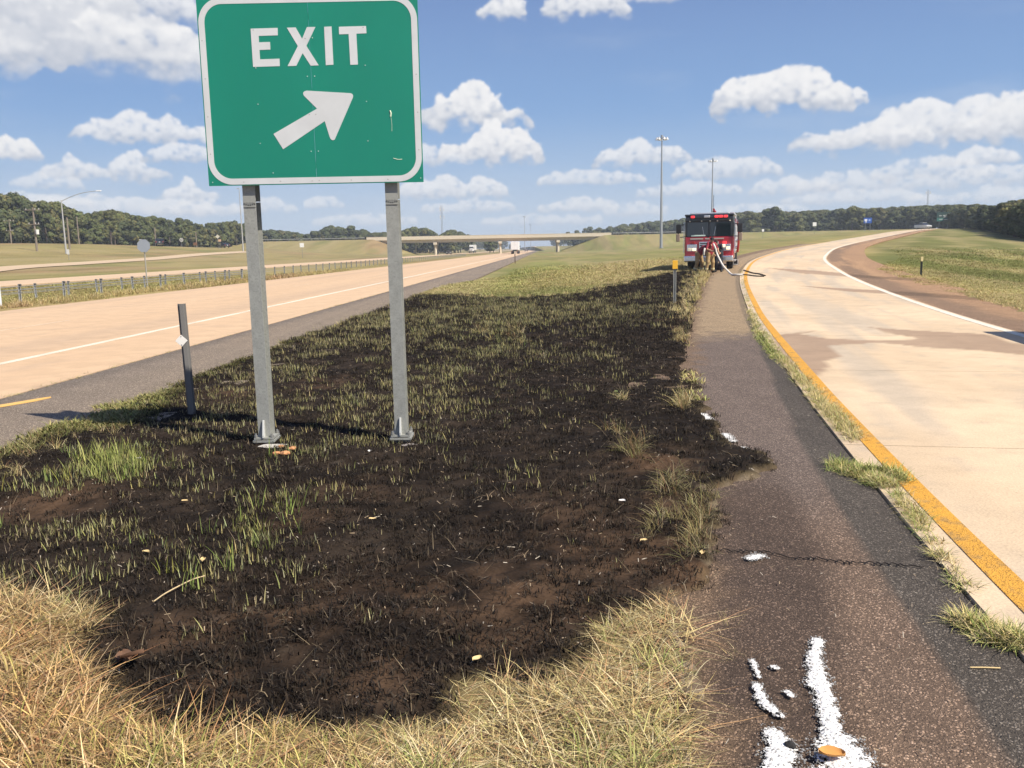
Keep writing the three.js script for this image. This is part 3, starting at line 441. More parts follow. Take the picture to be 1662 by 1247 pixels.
{
  const cm = std([0.46, 0.43, 0.38], 0.95);
  const f = solo('concrete_footing', lump(0.13, 1.25, 0.45, 0.7, 3), cm, 'broken pale concrete footing beside the left sign post', 'footing'); f.position.set(-2.10, 0.0, -7.45);
  const f2 = solo('concrete_footing', lump(0.10, 1.1, 0.35, 0.7, 8), std([0.25, 0.22, 0.20], 0.95), 'low grey concrete footing beside the right sign post', 'footing'); f2.position.set(-0.93, -0.005, -7.46);
  const bm = std([0.58, 0.27, 0.12], 0.9);
  [[456, 727], [473, 733], [463, 738], [476, 729], [449, 738]].forEach(([a, b], i) => { const m = solo('brick_fragment', lump(0.022 + 0.006 * (i % 3), 1.3, 0.6, 1, i + 30, 1), bm, 'small orange brick fragment by the left sign post', 'fragment', 'orange fragments beside the sign post'); m.position.set(...onGround(a, b)); m.position.y += 0.012; });
}

// ------------------------------------------------------------------ marker posts
function channelPost(h, w = 0.055, dep = 0.03) {                  // U-channel
  const s = new THREE.Shape(), a = w / 2; s.moveTo(-a, 0); s.lineTo(-a * 0.55, 0); s.lineTo(-a * 0.4, dep); s.lineTo(a * 0.4, dep); s.lineTo(a * 0.55, 0); s.lineTo(a, 0); s.lineTo(a, 0.005); s.lineTo(a * 0.62, 0.005); s.lineTo(a * 0.46, dep + 0.005); s.lineTo(-a * 0.46, dep + 0.005); s.lineTo(-a * 0.62, 0.005); s.lineTo(-a, 0.005); s.closePath();
  return new THREE.ExtrudeGeometry(s, { depth: h, bevelEnabled: false }).rotateX(-Math.PI / 2);
}
{
  const b = onGround(312, 672), tp = at(295, 493, -b[2]);
  const t = thing('marker_post', 'dark grey steel marker post with small pale diamond plate', 'post', [b[0], b[1] - 0.15, b[2]], 0.2);
  t.rotation.z = Math.atan2(b[0] - tp[0], tp[1] - b[1]);
  const h = tp[1] - b[1] + 0.15;
  part('post', channelPost(h, 0.085, 0.032).rotateY(Math.PI), std([0.155, 0.15, 0.145], 0.8), t);
  const pl = part('diamond_plate', rbox(0.092, 0.092, 0.004, 0, 0, 0, 0.001).rotateZ(Math.PI / 4), std([0.80, 0.77, 0.72], 0.55), t); pl.position.set(-0.03, h - 0.395, 0.045); pl.rotation.y = -0.1;
  for (const y of [-0.045, 0.045]) part('bolt', cyl(0.005, 0.005, 0.004, 0, 0, 0, 8).rotateX(Math.PI / 2).translate(0, y, 0.003), M.darkSteel, pl);
}
{
  const b = onGround(1095, 492), t = thing('delineator', 'galvanised delineator post with yellow reflector at the burn edge', 'delineator', [b[0], b[1] - 0.1, b[2]]);
  part('post', channelPost(1.22, 0.085, 0.03), M.galv, t);
  part('reflector', rbox(0.155, 0.25, 0.012, 0, 1.22, 0.02, 0.01), std([0.72, 0.40, 0.03], 0.5), t);
  const c = onGround(1495, 447), u = thing('delineator', 'short dark delineator post with cream reflector on right grass slope', 'delineator', [c[0], c[1] - 0.06, c[2]]);
  part('post', channelPost(0.75, 0.09, 0.03), std([0.045, 0.055, 0.05], 0.8), u); part('reflector', rbox(0.10, 0.19, 0.014, 0, 0.76, 0.02, 0.01), std([0.66, 0.55, 0.28], 0.6), u);
  const e = onGround(836, 428), v = thing('delineator', 'thin rusty delineator post beside the distant freeway shoulder', 'delineator', [e[0], e[1] - 0.1, e[2]]); part('post', channelPost(1.3, 0.11, 0.04), std([0.16, 0.11, 0.08], 0.8), v); part('reflector', rbox(0.12, 0.14, 0.014, 0, 1.25, 0.03, 0.01), std([0.30, 0.25, 0.2], 0.6), v);
}

// ------------------------------------------------------------------ cable barriers in the median
function barrier(off, d0, d1, sp, label, plabel, grp) {
  const pm = std([0.30, 0.31, 0.32], 0.6, { metalness: 0.35 }), cmn = std([0.34, 0.34, 0.34], 0.5, { metalness: 0.5 }), capM = std([0.08, 0.08, 0.085], 0.7);
  const t = thing('cable_barrier', label, 'barrier', [off + 0.04 * d0, 0, -d0]);
  const pg = channelPost(0.86, 0.11, 0.06).rotateY(0.9), cg = rbox(0.12, 0.07, 0.10, 0, 0.84, -0.03, 0.02), r = rng(Math.round(-off * 10));
  for (let d = d0; d <= d1; d += sp) { const x = off + 0.04 * d, p = part('post', pg, pm, t); p.position.set(x - t.position.x, nat(x, d) - 0.1, -(d - d0)); p.rotation.z = (r() - 0.5) * 0.09; part('cap', cg, capM, p); }
  for (const h of [0.42, 0.55, 0.68]) { const pts = []; for (let d = d0; d <= d1; d += sp * 2) { const x = off + 0.04 * d; pts.push(new THREE.Vector3(x - t.position.x + 0.05, nat(x, d) + h, -(d - d0))); } part('cable', new THREE.TubeGeometry(new THREE.CatmullRomCurve3(pts), pts.length, 0.011, 4), cmn, t); }
}
barrier(-20.35, 27.4, 64, 3.1, 'short run of cable barrier posts nearest the freeway pavement', '', '');
barrier(-24.35, 35.8, 270, 2.85, 'long run of cable barrier posts down the middle of the median', '', '');

// ------------------------------------------------------------------ overpass
M.bridge = new THREE.MeshStandardMaterial({ color: lin(0.78, 0.68, 0.52), roughness: 0.9, map: concreteMap });
{
  const t = thing('overpass', 'pale concrete overpass on three piers crossing the freeway', 'bridge', [(BX0 + BX1) / 2, 0, -BR]);
  const L = BX1 - BX0, cx = (BX0 + BX1) / 2;
  part('deck', box(L + 2, 0.35, 11.6, 0, 6.12, 0), M.bridge, t);
  for (const s of [-1, 1]) { const p = part('parapet', join([box(L + 6, 0.95, 0.34, 0, 6.78, s * 5.6), box(L + 6, 0.10, 0.42, 0, 7.30, s * 5.6)]), M.bridge, t); }
  for (const z of [-4.3, -1.45, 1.45, 4.3]) part('girder', join([box(L, 0.95, 0.35, 0, 5.46, z), box(L, 0.22, 0.7, 0, 4.9, z)]), M.bridge, t);
  for (const px of [708, 812, 905]) {
    const X = at(px, 400, BR)[0] - cx;
    const p = part('pier', join([cyl(0.5, 0.5, 5.4, X, 1.6, 3.6, 16), cyl(0.5, 0.5, 5.4, X, 1.6, -3.6, 16)]), M.bridge, t);
    part('pier_cap', rbox(1.35, 0.95, 10.6, X, 4.32, 0, 0.05), M.bridge, p);
  }
  for (const s of [-1, 1]) part('abutment', box(1.2, 1.7, 11.2, s * (L / 2 + 0.2), 5.25, 0), M.bridge, t);
  for (const s of [-1, 1]) { const sh = new THREE.Shape(); sh.moveTo(0, 4.5); sh.lineTo(-12.5, -0.4); sh.lineTo(-12.5, -0.9); sh.lineTo(0.4, 4.0); const g = new THREE.ExtrudeGeometry(sh, { depth: 11, bevelEnabled: false }).translate(0, 0.15, -5.5); if (s < 0) g.scale(-1, 1, 1); part('slope_paving', g.translate(s * (L / 2 - 0.3), 0, 0), M.bridge, t); }
}
// guard rails on the approaches
for (const [x0, x1, lab] of [[-118, -56, 'steel guard rail on the approach left of the overpass'], [41, 74, 'dark guard rail on the approach right of the overpass']]) {
  const t = thing('guard_rail', lab, 'guard rail', [x0, 0, -(BR - 6)]), gm = std([0.42, 0.42, 0.40], 0.55, { metalness: 0.4 }), wm = std([0.12, 0.10, 0.08], 0.9);
  const pts = []; for (let x = x0; x <= x1; x += 3.8) { const y = nat(x, BR - 6); part('post', box(0.16, 1.0, 0.16, x - x0, y + 0.4, 0), wm, t); pts.push([x - x0, y + 0.75, 0.12]); }
  for (let i = 0; i < pts.length - 1; i++) part('rail', join([bar(pts[i], pts[i + 1], 0.12, 6)]), gm, t);
}

// ------------------------------------------------------------------ poles
function lightMast(px, pyTop, pyBase, d, label) {
  const b = at(px, pyBase, d), y0 = nat(b[0], d), top = at(px, pyTop, d)[1], h = top - y0, t = thing('high_mast_light', label, 'light mast', [b[0], y0, b[2]], 0, 'high mast lights by the interchange');
  const m = std([0.34, 0.36, 0.38], 0.5, { metalness: 0.4 });
  part('mast', cyl(0.14, 0.36, h, 0, h / 2, 0, 16), m, t); part('base_plate', cyl(0.6, 0.6, 0.1, 0, 0.1, 0, 16), m, t);
  part('lamp_ring', join([new THREE.TorusGeometry(0.8, 0.07, 6, 20).rotateX(Math.PI / 2).translate(0, h - 0.4, 0), bar([-0.8, h - 0.4, 0], [0.8, h - 0.4, 0], 0.05), bar([0, h - 0.4, -0.8], [0, h - 0.4, 0.8], 0.05), cyl(0.28, 0.28, 0.5, 0, h + 0.1, 0, 12)]), m, t);
  for (let k = 0; k < 6; k++) { const a = k / 6 * Math.PI * 2 + 0.3; part('lamp', join([new THREE.SphereGeometry(0.42, 10, 6, 0, Math.PI * 2, 0, Math.PI / 2).scale(1, 0.8, 1), cyl(0.2, 0.26, 0.3, 0, 0.42, 0, 10)]), std([0.66, 0.66, 0.64], 0.35, { metalness: 0.3 }), t).position.set(Math.cos(a) * 1.15, h - 0.72, Math.sin(a) * 1.15); }
}
lightMast(1073, 222, 415, 205, 'tall steel light mast with cluster of lamps left of fire engine');
lightMast(1155, 259, 385, 285, 'tall light mast rising behind the roof of the fire engine');
for (const [px, py, d, w, lab] of [[851, 352, 620, 0.5, 'thin distant mast above the overpass beside the freeway'], [861, 365, 760, 0.4, 'fainter thin mast farther along the freeway behind overpass']]) {
  const p = at(px, py, d), y0 = nat(p[0], d), h = p[1] - y0, t = thing('distant_mast', lab, 'mast', [p[0], y0, p[2]]), m = std([0.35, 0.37, 0.4], 0.6); part('mast', cyl(w * 0.3, w * 0.5, h, 0, h / 2, 0, 8), m, t); part('lamp_ring', cyl(1.2, 1.2, 0.4, 0, h, 0, 10), m, t);
}
function lattice(px, py, d, w, label, antennas) {
  const p = at(px, py, d), y0 = nat(p[0], d), h = p[1] - y0, t = thing('radio_tower', label, 'tower', [p[0], y0, p[2]]), m = std([0.30, 0.31, 0.33], 0.6, { metalness: 0.3 });
  const legs = [0, 1, 2].map((k) => [Math.cos(k * 2.094) * w, Math.sin(k * 2.094) * w]);
  for (const [x, z] of legs) part('leg', bar([x, 0, z], [x, h, z], w * 0.16, 5), m, t);
  const br = []; for (let y = 0; y < h - w * 2; y += w * 2.2) for (let k = 0; k < 3; k++) { const a = legs[k], b = legs[(k + 1) % 3]; br.push(bar([a[0], y, a[1]], [b[0], y + w * 2.2, b[1]], w * 0.08, 4)); } part('bracing', join(br), m, t);
  for (let k = 0; k < antennas; k++) part('antenna', rbox(0.5, 2.2, 0.4, Math.cos(k * 2.1) * (w + 1.0), h - 2.5 - Math.floor(k / 3) * 5, Math.sin(k * 2.1) * (w + 1.0), 0.05), std([0.6, 0.6, 0.6], 0.6), t);
}
lattice(716, 333, 560, 0.55, 'slender lattice radio tower with antennas behind the overpass', 6);
lattice(1507, 307, 620, 0.5, 'small lattice tower above the wooded skyline on the right', 3);
const woodM = std([0.20, 0.165, 0.13], 0.95);
function utilityPole(px, pyTop, pyBase, d, arms, label, box_) {
  const b = at(px[1], pyBase, d), y0 = nat(b[0], d), tp = at(px[0], pyTop, d), h = tp[1] - y0, t = thing('utility_pole', label, 'pole', [b[0], y0, b[2]]);
  part('pole', cyl(0.13, 0.19, h, 0, h / 2, 0, 10), woodM, t);
  for (let k = 0; k < arms; k++) { const a = part('crossarm', box(2.6 - k * 0.7, 0.14, 0.12, 0, h - 0.4 - k * 2.4, 0.16), woodM, t); for (const x of [-1, 0.4, 1]) part('insulator', cyl(0.05, 0.07, 0.22, x * (1.1 - k * 0.3), h - 0.22 - k * 2.4, 0.16, 8), std([0.5, 0.5, 0.48], 0.4), a); }
  if (box_) part('transformer', cyl(0.28, 0.28, 0.8, 0.42, h - 4.1, 0.1, 12), std([0.6, 0.6, 0.58], 0.5), t);
  return t;
}
utilityPole([54, 61], 337, 418, 150, 2, 'tall utility pole with two crossarms and a pale transformer', true);
utilityPole([17, 19], 356, 402, 215, 2, 'utility pole standing against the dark trees past the transformer pole', false);
utilityPole([110, 114], 353, 415, 165, 0, 'bare wooden pole right behind the curved street light', false);
utilityPole([122, 128], 352, 394, 230, 0, 'leaning bare wooden pole on the brow of the slope', false);
utilityPole([252, 253], 369, 400, 250, 0, 'thin bare pole beside the dark car on the slip road', false);
utilityPole([319, 319], 377, 400, 250, 0, 'thin pale pole on the crest between two small signs', false);
{
  const b = at(108, 418, 150), y0 = nat(b[0], 150), tp = at(99, 325, 150), h = tp[1] - y0, t = thing('street_light', 'grey street light with long curved arm on the left slope', 'street light', [b[0], y0, b[2]]), m = std([0.42, 0.42, 0.41], 0.5, { metalness: 0.3 });
  part('pole', cyl(0.09, 0.16, h, 0, h / 2, 0, 12), m, t);
  part('arm', new THREE.TubeGeometry(new THREE.CatmullRomCurve3([[0, h - 0.2, 0], [1.5, h + 0.45, 0], [3.6, h + 1.1, 0], [6.2, h + 1.45, 0]].map((v) => new THREE.Vector3(...v))), 20, 0.055, 6), m, t);
  part('lamp_head', rbox(0.9, 0.16, 0.34, 6.5, h + 1.44, 0, 0.07), std([0.75, 0.75, 0.75], 0.4), t);
  // pole seen left of the sign's left post
  const c = at(394, 398, 240), y1 = nat(c[0], 240), hh = at(387, 306, 240)[1] - y1, u = thing('light_pole', 'slim grey light pole just left of the left sign post', 'light pole', [c[0], y1, c[2]]); part('pole', cyl(0.08, 0.2, hh, 0, hh / 2, 0, 10), m, u); part('lamp_head', rbox(0.7, 0.2, 0.3, -0.3, hh, 0, 0.06), m, u);
}

// ------------------------------------------------------------------ small signs
function smallSign(px, pyC, pyBase, d, shape, size, colour, label, posts = 1, opt = {}) {
  const c = at(px, pyC, d), b = at(px, pyBase, d), y0 = nat(b[0], d), t = thing('road_sign', label, 'sign', [b[0], y0, b[2]], opt.turn ?? 0), hc = c[1] - y0;
  const pm = opt.post ?? std([0.22, 0.22, 0.21], 0.7);
  for (let k = 0; k < posts; k++) part('post', cyl(0.04 * (size[0] > 2 ? 2.2 : 1), 0.04 * (size[0] > 2 ? 2.2 : 1), hc + size[1] * 0.4, posts > 1 ? (k - 0.5) * size[0] * 0.6 : 0, (hc + size[1] * 0.4) / 2, -0.06, 8), pm, t);
  const s = new THREE.Shape(), [w, h] = [size[0] / 2, size[1] / 2];
  const pts = shape === 'octagon' ? [...Array(8)].map((_, k) => [Math.cos((k + 0.5) * Math.PI / 4) * w * 1.08, Math.sin((k + 0.5) * Math.PI / 4) * w * 1.08]) : shape === 'diamond' ? [[0, h], [w, 0], [0, -h], [-w, 0]] : shape === 'triangle' ? [[-w, h], [w, h], [0, -h]] : shape === 'round' ? [...Array(20)].map((_, k) => [Math.cos(k * Math.PI / 10) * w, Math.sin(k * Math.PI / 10) * w]) : [[-w, -h], [w, -h], [w, h], [-w, h]];
  pts.forEach(([x, y], i) => i ? s.lineTo(x, y) : s.moveTo(x, y)); s.closePath();
  part('plate', new THREE.ExtrudeGeometry(s, { depth: 0.02, bevelEnabled: false }).translate(0, hc, 0), std(colour, 0.5, opt.mat), t);
  return [t, hc];
}
smallSign(238, 399, 460, 54, 'octagon', [0.78, 0.78], [0.30, 0.33, 0.38], 'grey back of an octagonal stop sign beyond the cable barrier', 1, { post: std([0.30, 0.29, 0.26], 0.7) });
{ const [t, hc] = smallSign(295, 389.5, 400, 245, 'round', [1.05, 1.05], [0.66, 0.64, 0.60], 'small round white sign on the left crest', 1); part('symbol', new THREE.RingGeometry(0.18, 0.34, 12).translate(0, hc, 0.03), std([0.08, 0.08, 0.08], 0.7), t); }
smallSign(229, 391, 401, 245, 'triangle', [0.8, 0.8], [0.72, 0.72, 0.70], 'small white triangular sign behind the stop sign', 1);
smallSign(317, 396, 400, 245, 'rect', [1.1, 0.8], [0.20, 0.10, 0.05], 'low brown sign on the left crest', 2);
smallSign(354, 384, 399, 245, 'diamond', [1.25, 1.25], [0.55, 0.52, 0.42], 'pale diamond sign on the left crest', 1);
smallSign(357, 390.5, 399, 244.5, 'rect', [0.8, 0.6], [0.62, 0.40, 0.26], 'small tan plate below the diamond sign', 1);
smallSign(490, 398, 402, 210, 'rect', [1.0, 1.0], [0.78, 0.78, 0.76], 'small square white board alone on the brown bank', 1);
smallSign(111, 409, 416, 130, 'rect', [0.32, 0.75], [0.62, 0.62, 0.60], 'small white marker board at the foot of street light', 1);
{
  const [t, hc] = smallSign(1408, 358, 374, 290, 'rect', [2.7, 1.75], [0.02, 0.09, 0.40], 'small blue information sign by the far end of ramp', 2);
  part('panel', box(0.9, 0.6, 0.03, -0.65, hc + 0.15, 0.04), std([0.75, 0.75, 0.78], 0.5), t); part('panel', box(0.55, 0.3, 0.03, -0.6, hc - 0.45, 0.04), std([0.7, 0.7, 0.72], 0.5), t); part('panel', box(0.6, 0.5, 0.03, 0.55, hc + 0.1, 0.04), std([0.30, 0.42, 0.72], 0.5), t);
}
{
  const [t, hc] = smallSign(1531, 352, 372, 300, 'rect', [4.9, 3.1], [0.012, 0.045, 0.032], 'large green guide sign with backlit shade in its colour at ramp top', 2);  // plate green darkened to stand for its backlit, shaded face
  part('lower_panel', box(4.6, 1.05, 0.03, 0, hc - 0.9, 0.04), std([0.03, 0.15, 0.125], 0.5), t);
  const wm = std([0.55, 0.57, 0.55], 0.6); for (const [x, y, w, h] of [[-1.2, 0.35, 0.8, 0.22], [0.1, 0.45, 0.9, 0.24], [1.2, 0.55, 0.9, 0.24], [0.4, -0.05, 1.0, 0.24], [-0.9, -0.85, 1.3, 0.2], [0.8, -0.95, 1.5, 0.2]]) part('legend', box(w, h, 0.03, x, hc + y, 0.065), wm, t);
}
smallSign(1322, 364, 374, 250, 'rect', [1.05, 1.05], [0.78, 0.78, 0.76], 'small square white sign before the trees right of fire engine', 1);
smallSign(1238.5, 374, 379, 240, 'rect', [0.6, 0.7], [0.75, 0.75, 0.73], 'tiny white marker sign below the tall round tree', 1);
{ const w = std([0.62, 0.66, 0.70], 0.5), b = at(0, 492, 31), t = thing('barrier_terminal', 'pale blue white barrier end post at the freeway edge', 'post', [b[0] - 0.02, nat(b[0], 31), b[2]]); part('post', rbox(0.12, 0.85, 0.1, 0, 0.38, 0, 0.02), w, t); part('reflector', rbox(0.11, 0.2, 0.012, 0, 0.7, 0.06, 0.005), std([0.55, 0.62, 0.70], 0.4), t); }

// ------------------------------------------------------------------ vehicles
M.glass = new THREE.MeshPhysicalMaterial({ color: lin(0.012, 0.015, 0.02), roughness: 0.06, clearcoat: 1, clearcoatRoughness: 0.03 });
M.tyre = std([0.018, 0.018, 0.018], 0.9); M.chrome = std([0.72, 0.73, 0.74], 0.22, { metalness: 0.9 }); M.black = std([0.014, 0.014, 0.016], 0.5);
const profile = (pts, w, bevel = 0.05) => { const s = new THREE.Shape(); pts.forEach(([z, y], i) => i ? s.lineTo(z, y) : s.moveTo(z, y)); s.closePath(); return new THREE.ExtrudeGeometry(s, { depth: w - 2 * bevel, bevelEnabled: true, bevelSize: bevel, bevelThickness: bevel, bevelSegments: 3 }).translate(0, 0, -w / 2 + bevel).rotateY(-Math.PI / 2); };
function wheel(parent, x, z, r, w) { const g = new THREE.Group(); g.name = 'wheel'; g.position.set(x, r, z); parent.add(g); part('tyre', new THREE.TorusGeometry(r * 0.74, r * 0.27, 8, 20).scale(1, 1, w / (r * 0.54)).rotateY(Math.PI / 2), M.tyre, g); part('rim', cyl(r * 0.56, r * 0.56, w * 0.8, 0, 0, 0, 14).rotateZ(Math.PI / 2), M.chrome, g); }
function car(kind, paint, label, pos, turn, group) {              // front towards +z
  const t = thing(kind === 'pickup' ? 'pickup_truck' : kind === 'suv' ? 'sport_utility_vehicle' : 'passenger_car', label, kind === 'pickup' ? 'truck' : 'car', pos, turn, group), W = kind === 'sedan' ? 1.8 : 1.95;
  const pm = new THREE.MeshPhysicalMaterial({ color: lin(...paint), roughness: 0.4, clearcoat: 0.8, clearcoatRoughness: 0.08, metalness: 0.2 });
  const hi = kind === 'sedan' ? 0 : 0.22, L = 2.4;
  part('body', profile([[-L, 0.42 + hi * 0.6], [-L, 0.95 + hi], [-1.9, 1.0 + hi], [1.0, 1.0 + hi], [2.0, 0.88 + hi], [L, 0.72 + hi], [L, 0.36 + hi * 0.6]], W, 0.06), pm, t);
  if (kind === 'sedan') { part('cabin', profile([[-1.8, 0.98], [-1.1, 1.42], [0.3, 1.44], [1.05, 0.98]], W - 0.22, 0.05), M.glass, t); part('roof', rbox(W - 0.34, 0.05, 1.5, 0, 1.46, -0.4, 0.02), pm, t); }
  if (kind === 'suv') { part('cabin', profile([[-2.3, 1.2], [-2.1, 1.8], [0.35, 1.8], [1.1, 1.2]], W - 0.16, 0.05), M.glass, t); part('roof', rbox(W - 0.2, 0.08, 2.5, 0, 1.87, -0.9, 0.03), pm, t); for (const s of [-1, 1]) { part('pillar', profile([[-2.3, 1.2], [-2.1, 1.84], [-1.75, 1.84], [-1.8, 1.2]], 0.06, 0.005).translate(s * (W / 2 - 0.06), 0, 0), pm, t); part('roof_rail', bar([s * 0.8, 1.95, -2], [s * 0.8, 1.95, 0.2], 0.02), M.black, t); } }
  if (kind === 'pickup') { part('cabin', profile([[-0.7, 1.2], [-0.6, 1.82], [0.5, 1.82], [1.15, 1.2]], W - 0.18, 0.05), M.glass, t); part('roof', rbox(W - 0.24, 0.08, 1.25, 0, 1.88, -0.05, 0.03), pm, t); part('bed', box(W - 0.3, 0.04, 1.5, 0, 1.235, -1.6), M.black, t); }
  for (const s of [-1, 1]) { part('headlight', rbox(0.34, 0.16, 0.06, s * (W / 2 - 0.26), 0.78 + hi, L + 0.04, 0.03), std([0.75, 0.75, 0.72], 0.2), t); part('taillight', rbox(0.2, 0.3, 0.06, s * (W / 2 - 0.16), 0.85 + hi, -L - 0.05, 0.03), std([0.30, 0.012, 0.012], 0.3), t); part('mirror', rbox(0.2, 0.15, 0.1, s * (W / 2 + 0.08), 1.1 + hi, 0.75, 0.03), M.black, t); for (const z of [1.5, -1.45]) wheel(t, s * (W / 2 - 0.13), z, 0.34 + hi * 0.3, 0.24); }
  part('front_bumper', rbox(W - 0.04, 0.24, 0.14, 0, 0.5 + hi * 0.5, L + 0.02, 0.05), M.black, t); part('rear_bumper', rbox(W - 0.04, 0.24, 0.14, 0, 0.5 + hi * 0.5, -L - 0.04, 0.05), M.black, t); part('licence_plate', box(0.3, 0.15, 0.01, 0, 0.8 + hi, -L - 0.075), std([0.7, 0.7, 0.7], 0.5), t);
  return t;
}
{
  // the vehicle outside the frame whose shadow falls over the white line
  const a = Math.atan(YS(15)), cx = 10.30 + 0.98 * Math.cos(a) + 2.1 * -Math.sin(a), cd = 15.3 - 0.98 * Math.sin(a) - 2.1 * Math.cos(a);
  car('suv', [0.30, 0.30, 0.31], 'silver sport utility vehicle parked on the reddish right shoulder', [cx, HR(cd), -cd], -a);
  const c = at(260, 405, 226); car('suv', [0.02, 0.022, 0.026], 'dark sport utility vehicle climbing the slip road on the left slope', [c[0], nat(c[0], 226) + 0.1, c[2]], Math.PI + 0.36);
  const e = at(1498, 374, 262); car('pickup', [0.62, 0.62, 0.60], 'white pickup truck at the top of the exit ramp', [e[0], nat(e[0], 262) + 0.05, e[2]], 0.35);
  const f = at(1491, 373, 276); car('sedan', [0.03, 0.03, 0.035], 'dark car behind the white pickup at the ramp top', [f[0], nat(f[0], 276) + 0.05, f[2]], 0.35);
  car('sedan', [0.02, 0.02, 0.024], 'dark car on the far carriageway beneath the overpass', [-37.7 + 0.04 * 345, 0.02, -345], -0.04);
  car('sedan', [0.3, 0.3, 0.32], 'distant grey car on the freeway beyond the white trailer', [-10.8 + 0.04 * 520, 0.0, -520], Math.PI - 0.04);
  const g = at(364, 400, 275); car('sedan', [0.03, 0.03, 0.03], 'dark low car half hidden on the left crest', [g[0], nat(g[0], 275) + 0.05, g[2]], Math.PI + 0.7);
}
function semi(label, pos, turn, white, back) {
  const t = thing('tractor_trailer', label, 'truck', pos, turn), m = std(white, 0.5);
  part('trailer', rbox(2.6, 2.75, 14, 0, 2.75, -9, 0.03), m, t); part('rear_doors', join([box(1.22, 2.6, 0.03, -0.63, 2.75, -16.02), box(1.22, 2.6, 0.03, 0.63, 2.75, -16.02)]), m, t);
  part('chassis', box(1.1, 0.35, 13, 0, 1.18, -9.2), M.black, t); part('underride_guard', join([box(2.3, 0.14, 0.12, 0, 0.62, -15.9), box(0.12, 0.6, 0.1, -0.7, 0.95, -15.9), box(0.12, 0.6, 0.1, 0.7, 0.95, -15.9)]), M.black, t);
  part('cab', rbox(2.4, 2.5, 2.2, 0, 2.35, -0.6, 0.2), m, t); part('hood', rbox(1.9, 1.2, 1.6, 0, 1.45, 1.2, 0.2), m, t); part('windshield', rbox(2.1, 0.75, 0.05, 0, 2.7, 0.52, 0.02), M.glass, t); part('grille', rbox(1.1, 0.9, 0.05, 0, 1.4, 2.02, 0.02), M.chrome, t);
  for (const s of [-1, 1]) { part('taillight', rbox(0.3, 0.12, 0.05, s * 0.95, 0.85, -15.98, 0.02), std([0.3, 0.01, 0.01], 0.3), t); for (const z of [-13.2, -14.6, -2.6, -4, 1.3]) wheel(t, s * 1.02, z, 0.5, 0.4); part('mirror', rbox(0.2, 0.6, 0.1, s * 1.4, 2.5, 0.5, 0.03), M.black, t); }
}
semi('white box trailer seen from behind in the freeway right lane', [-9.9 + 0.04 * 292 + 0.6, 0.0, -308], Math.PI - 0.04, [0.74, 0.74, 0.74], true);
semi('white truck coming towards us beyond the overpass', [-37.5 + 0.04 * 450, 0.02, -450], -0.04, [0.66, 0.66, 0.63], false);

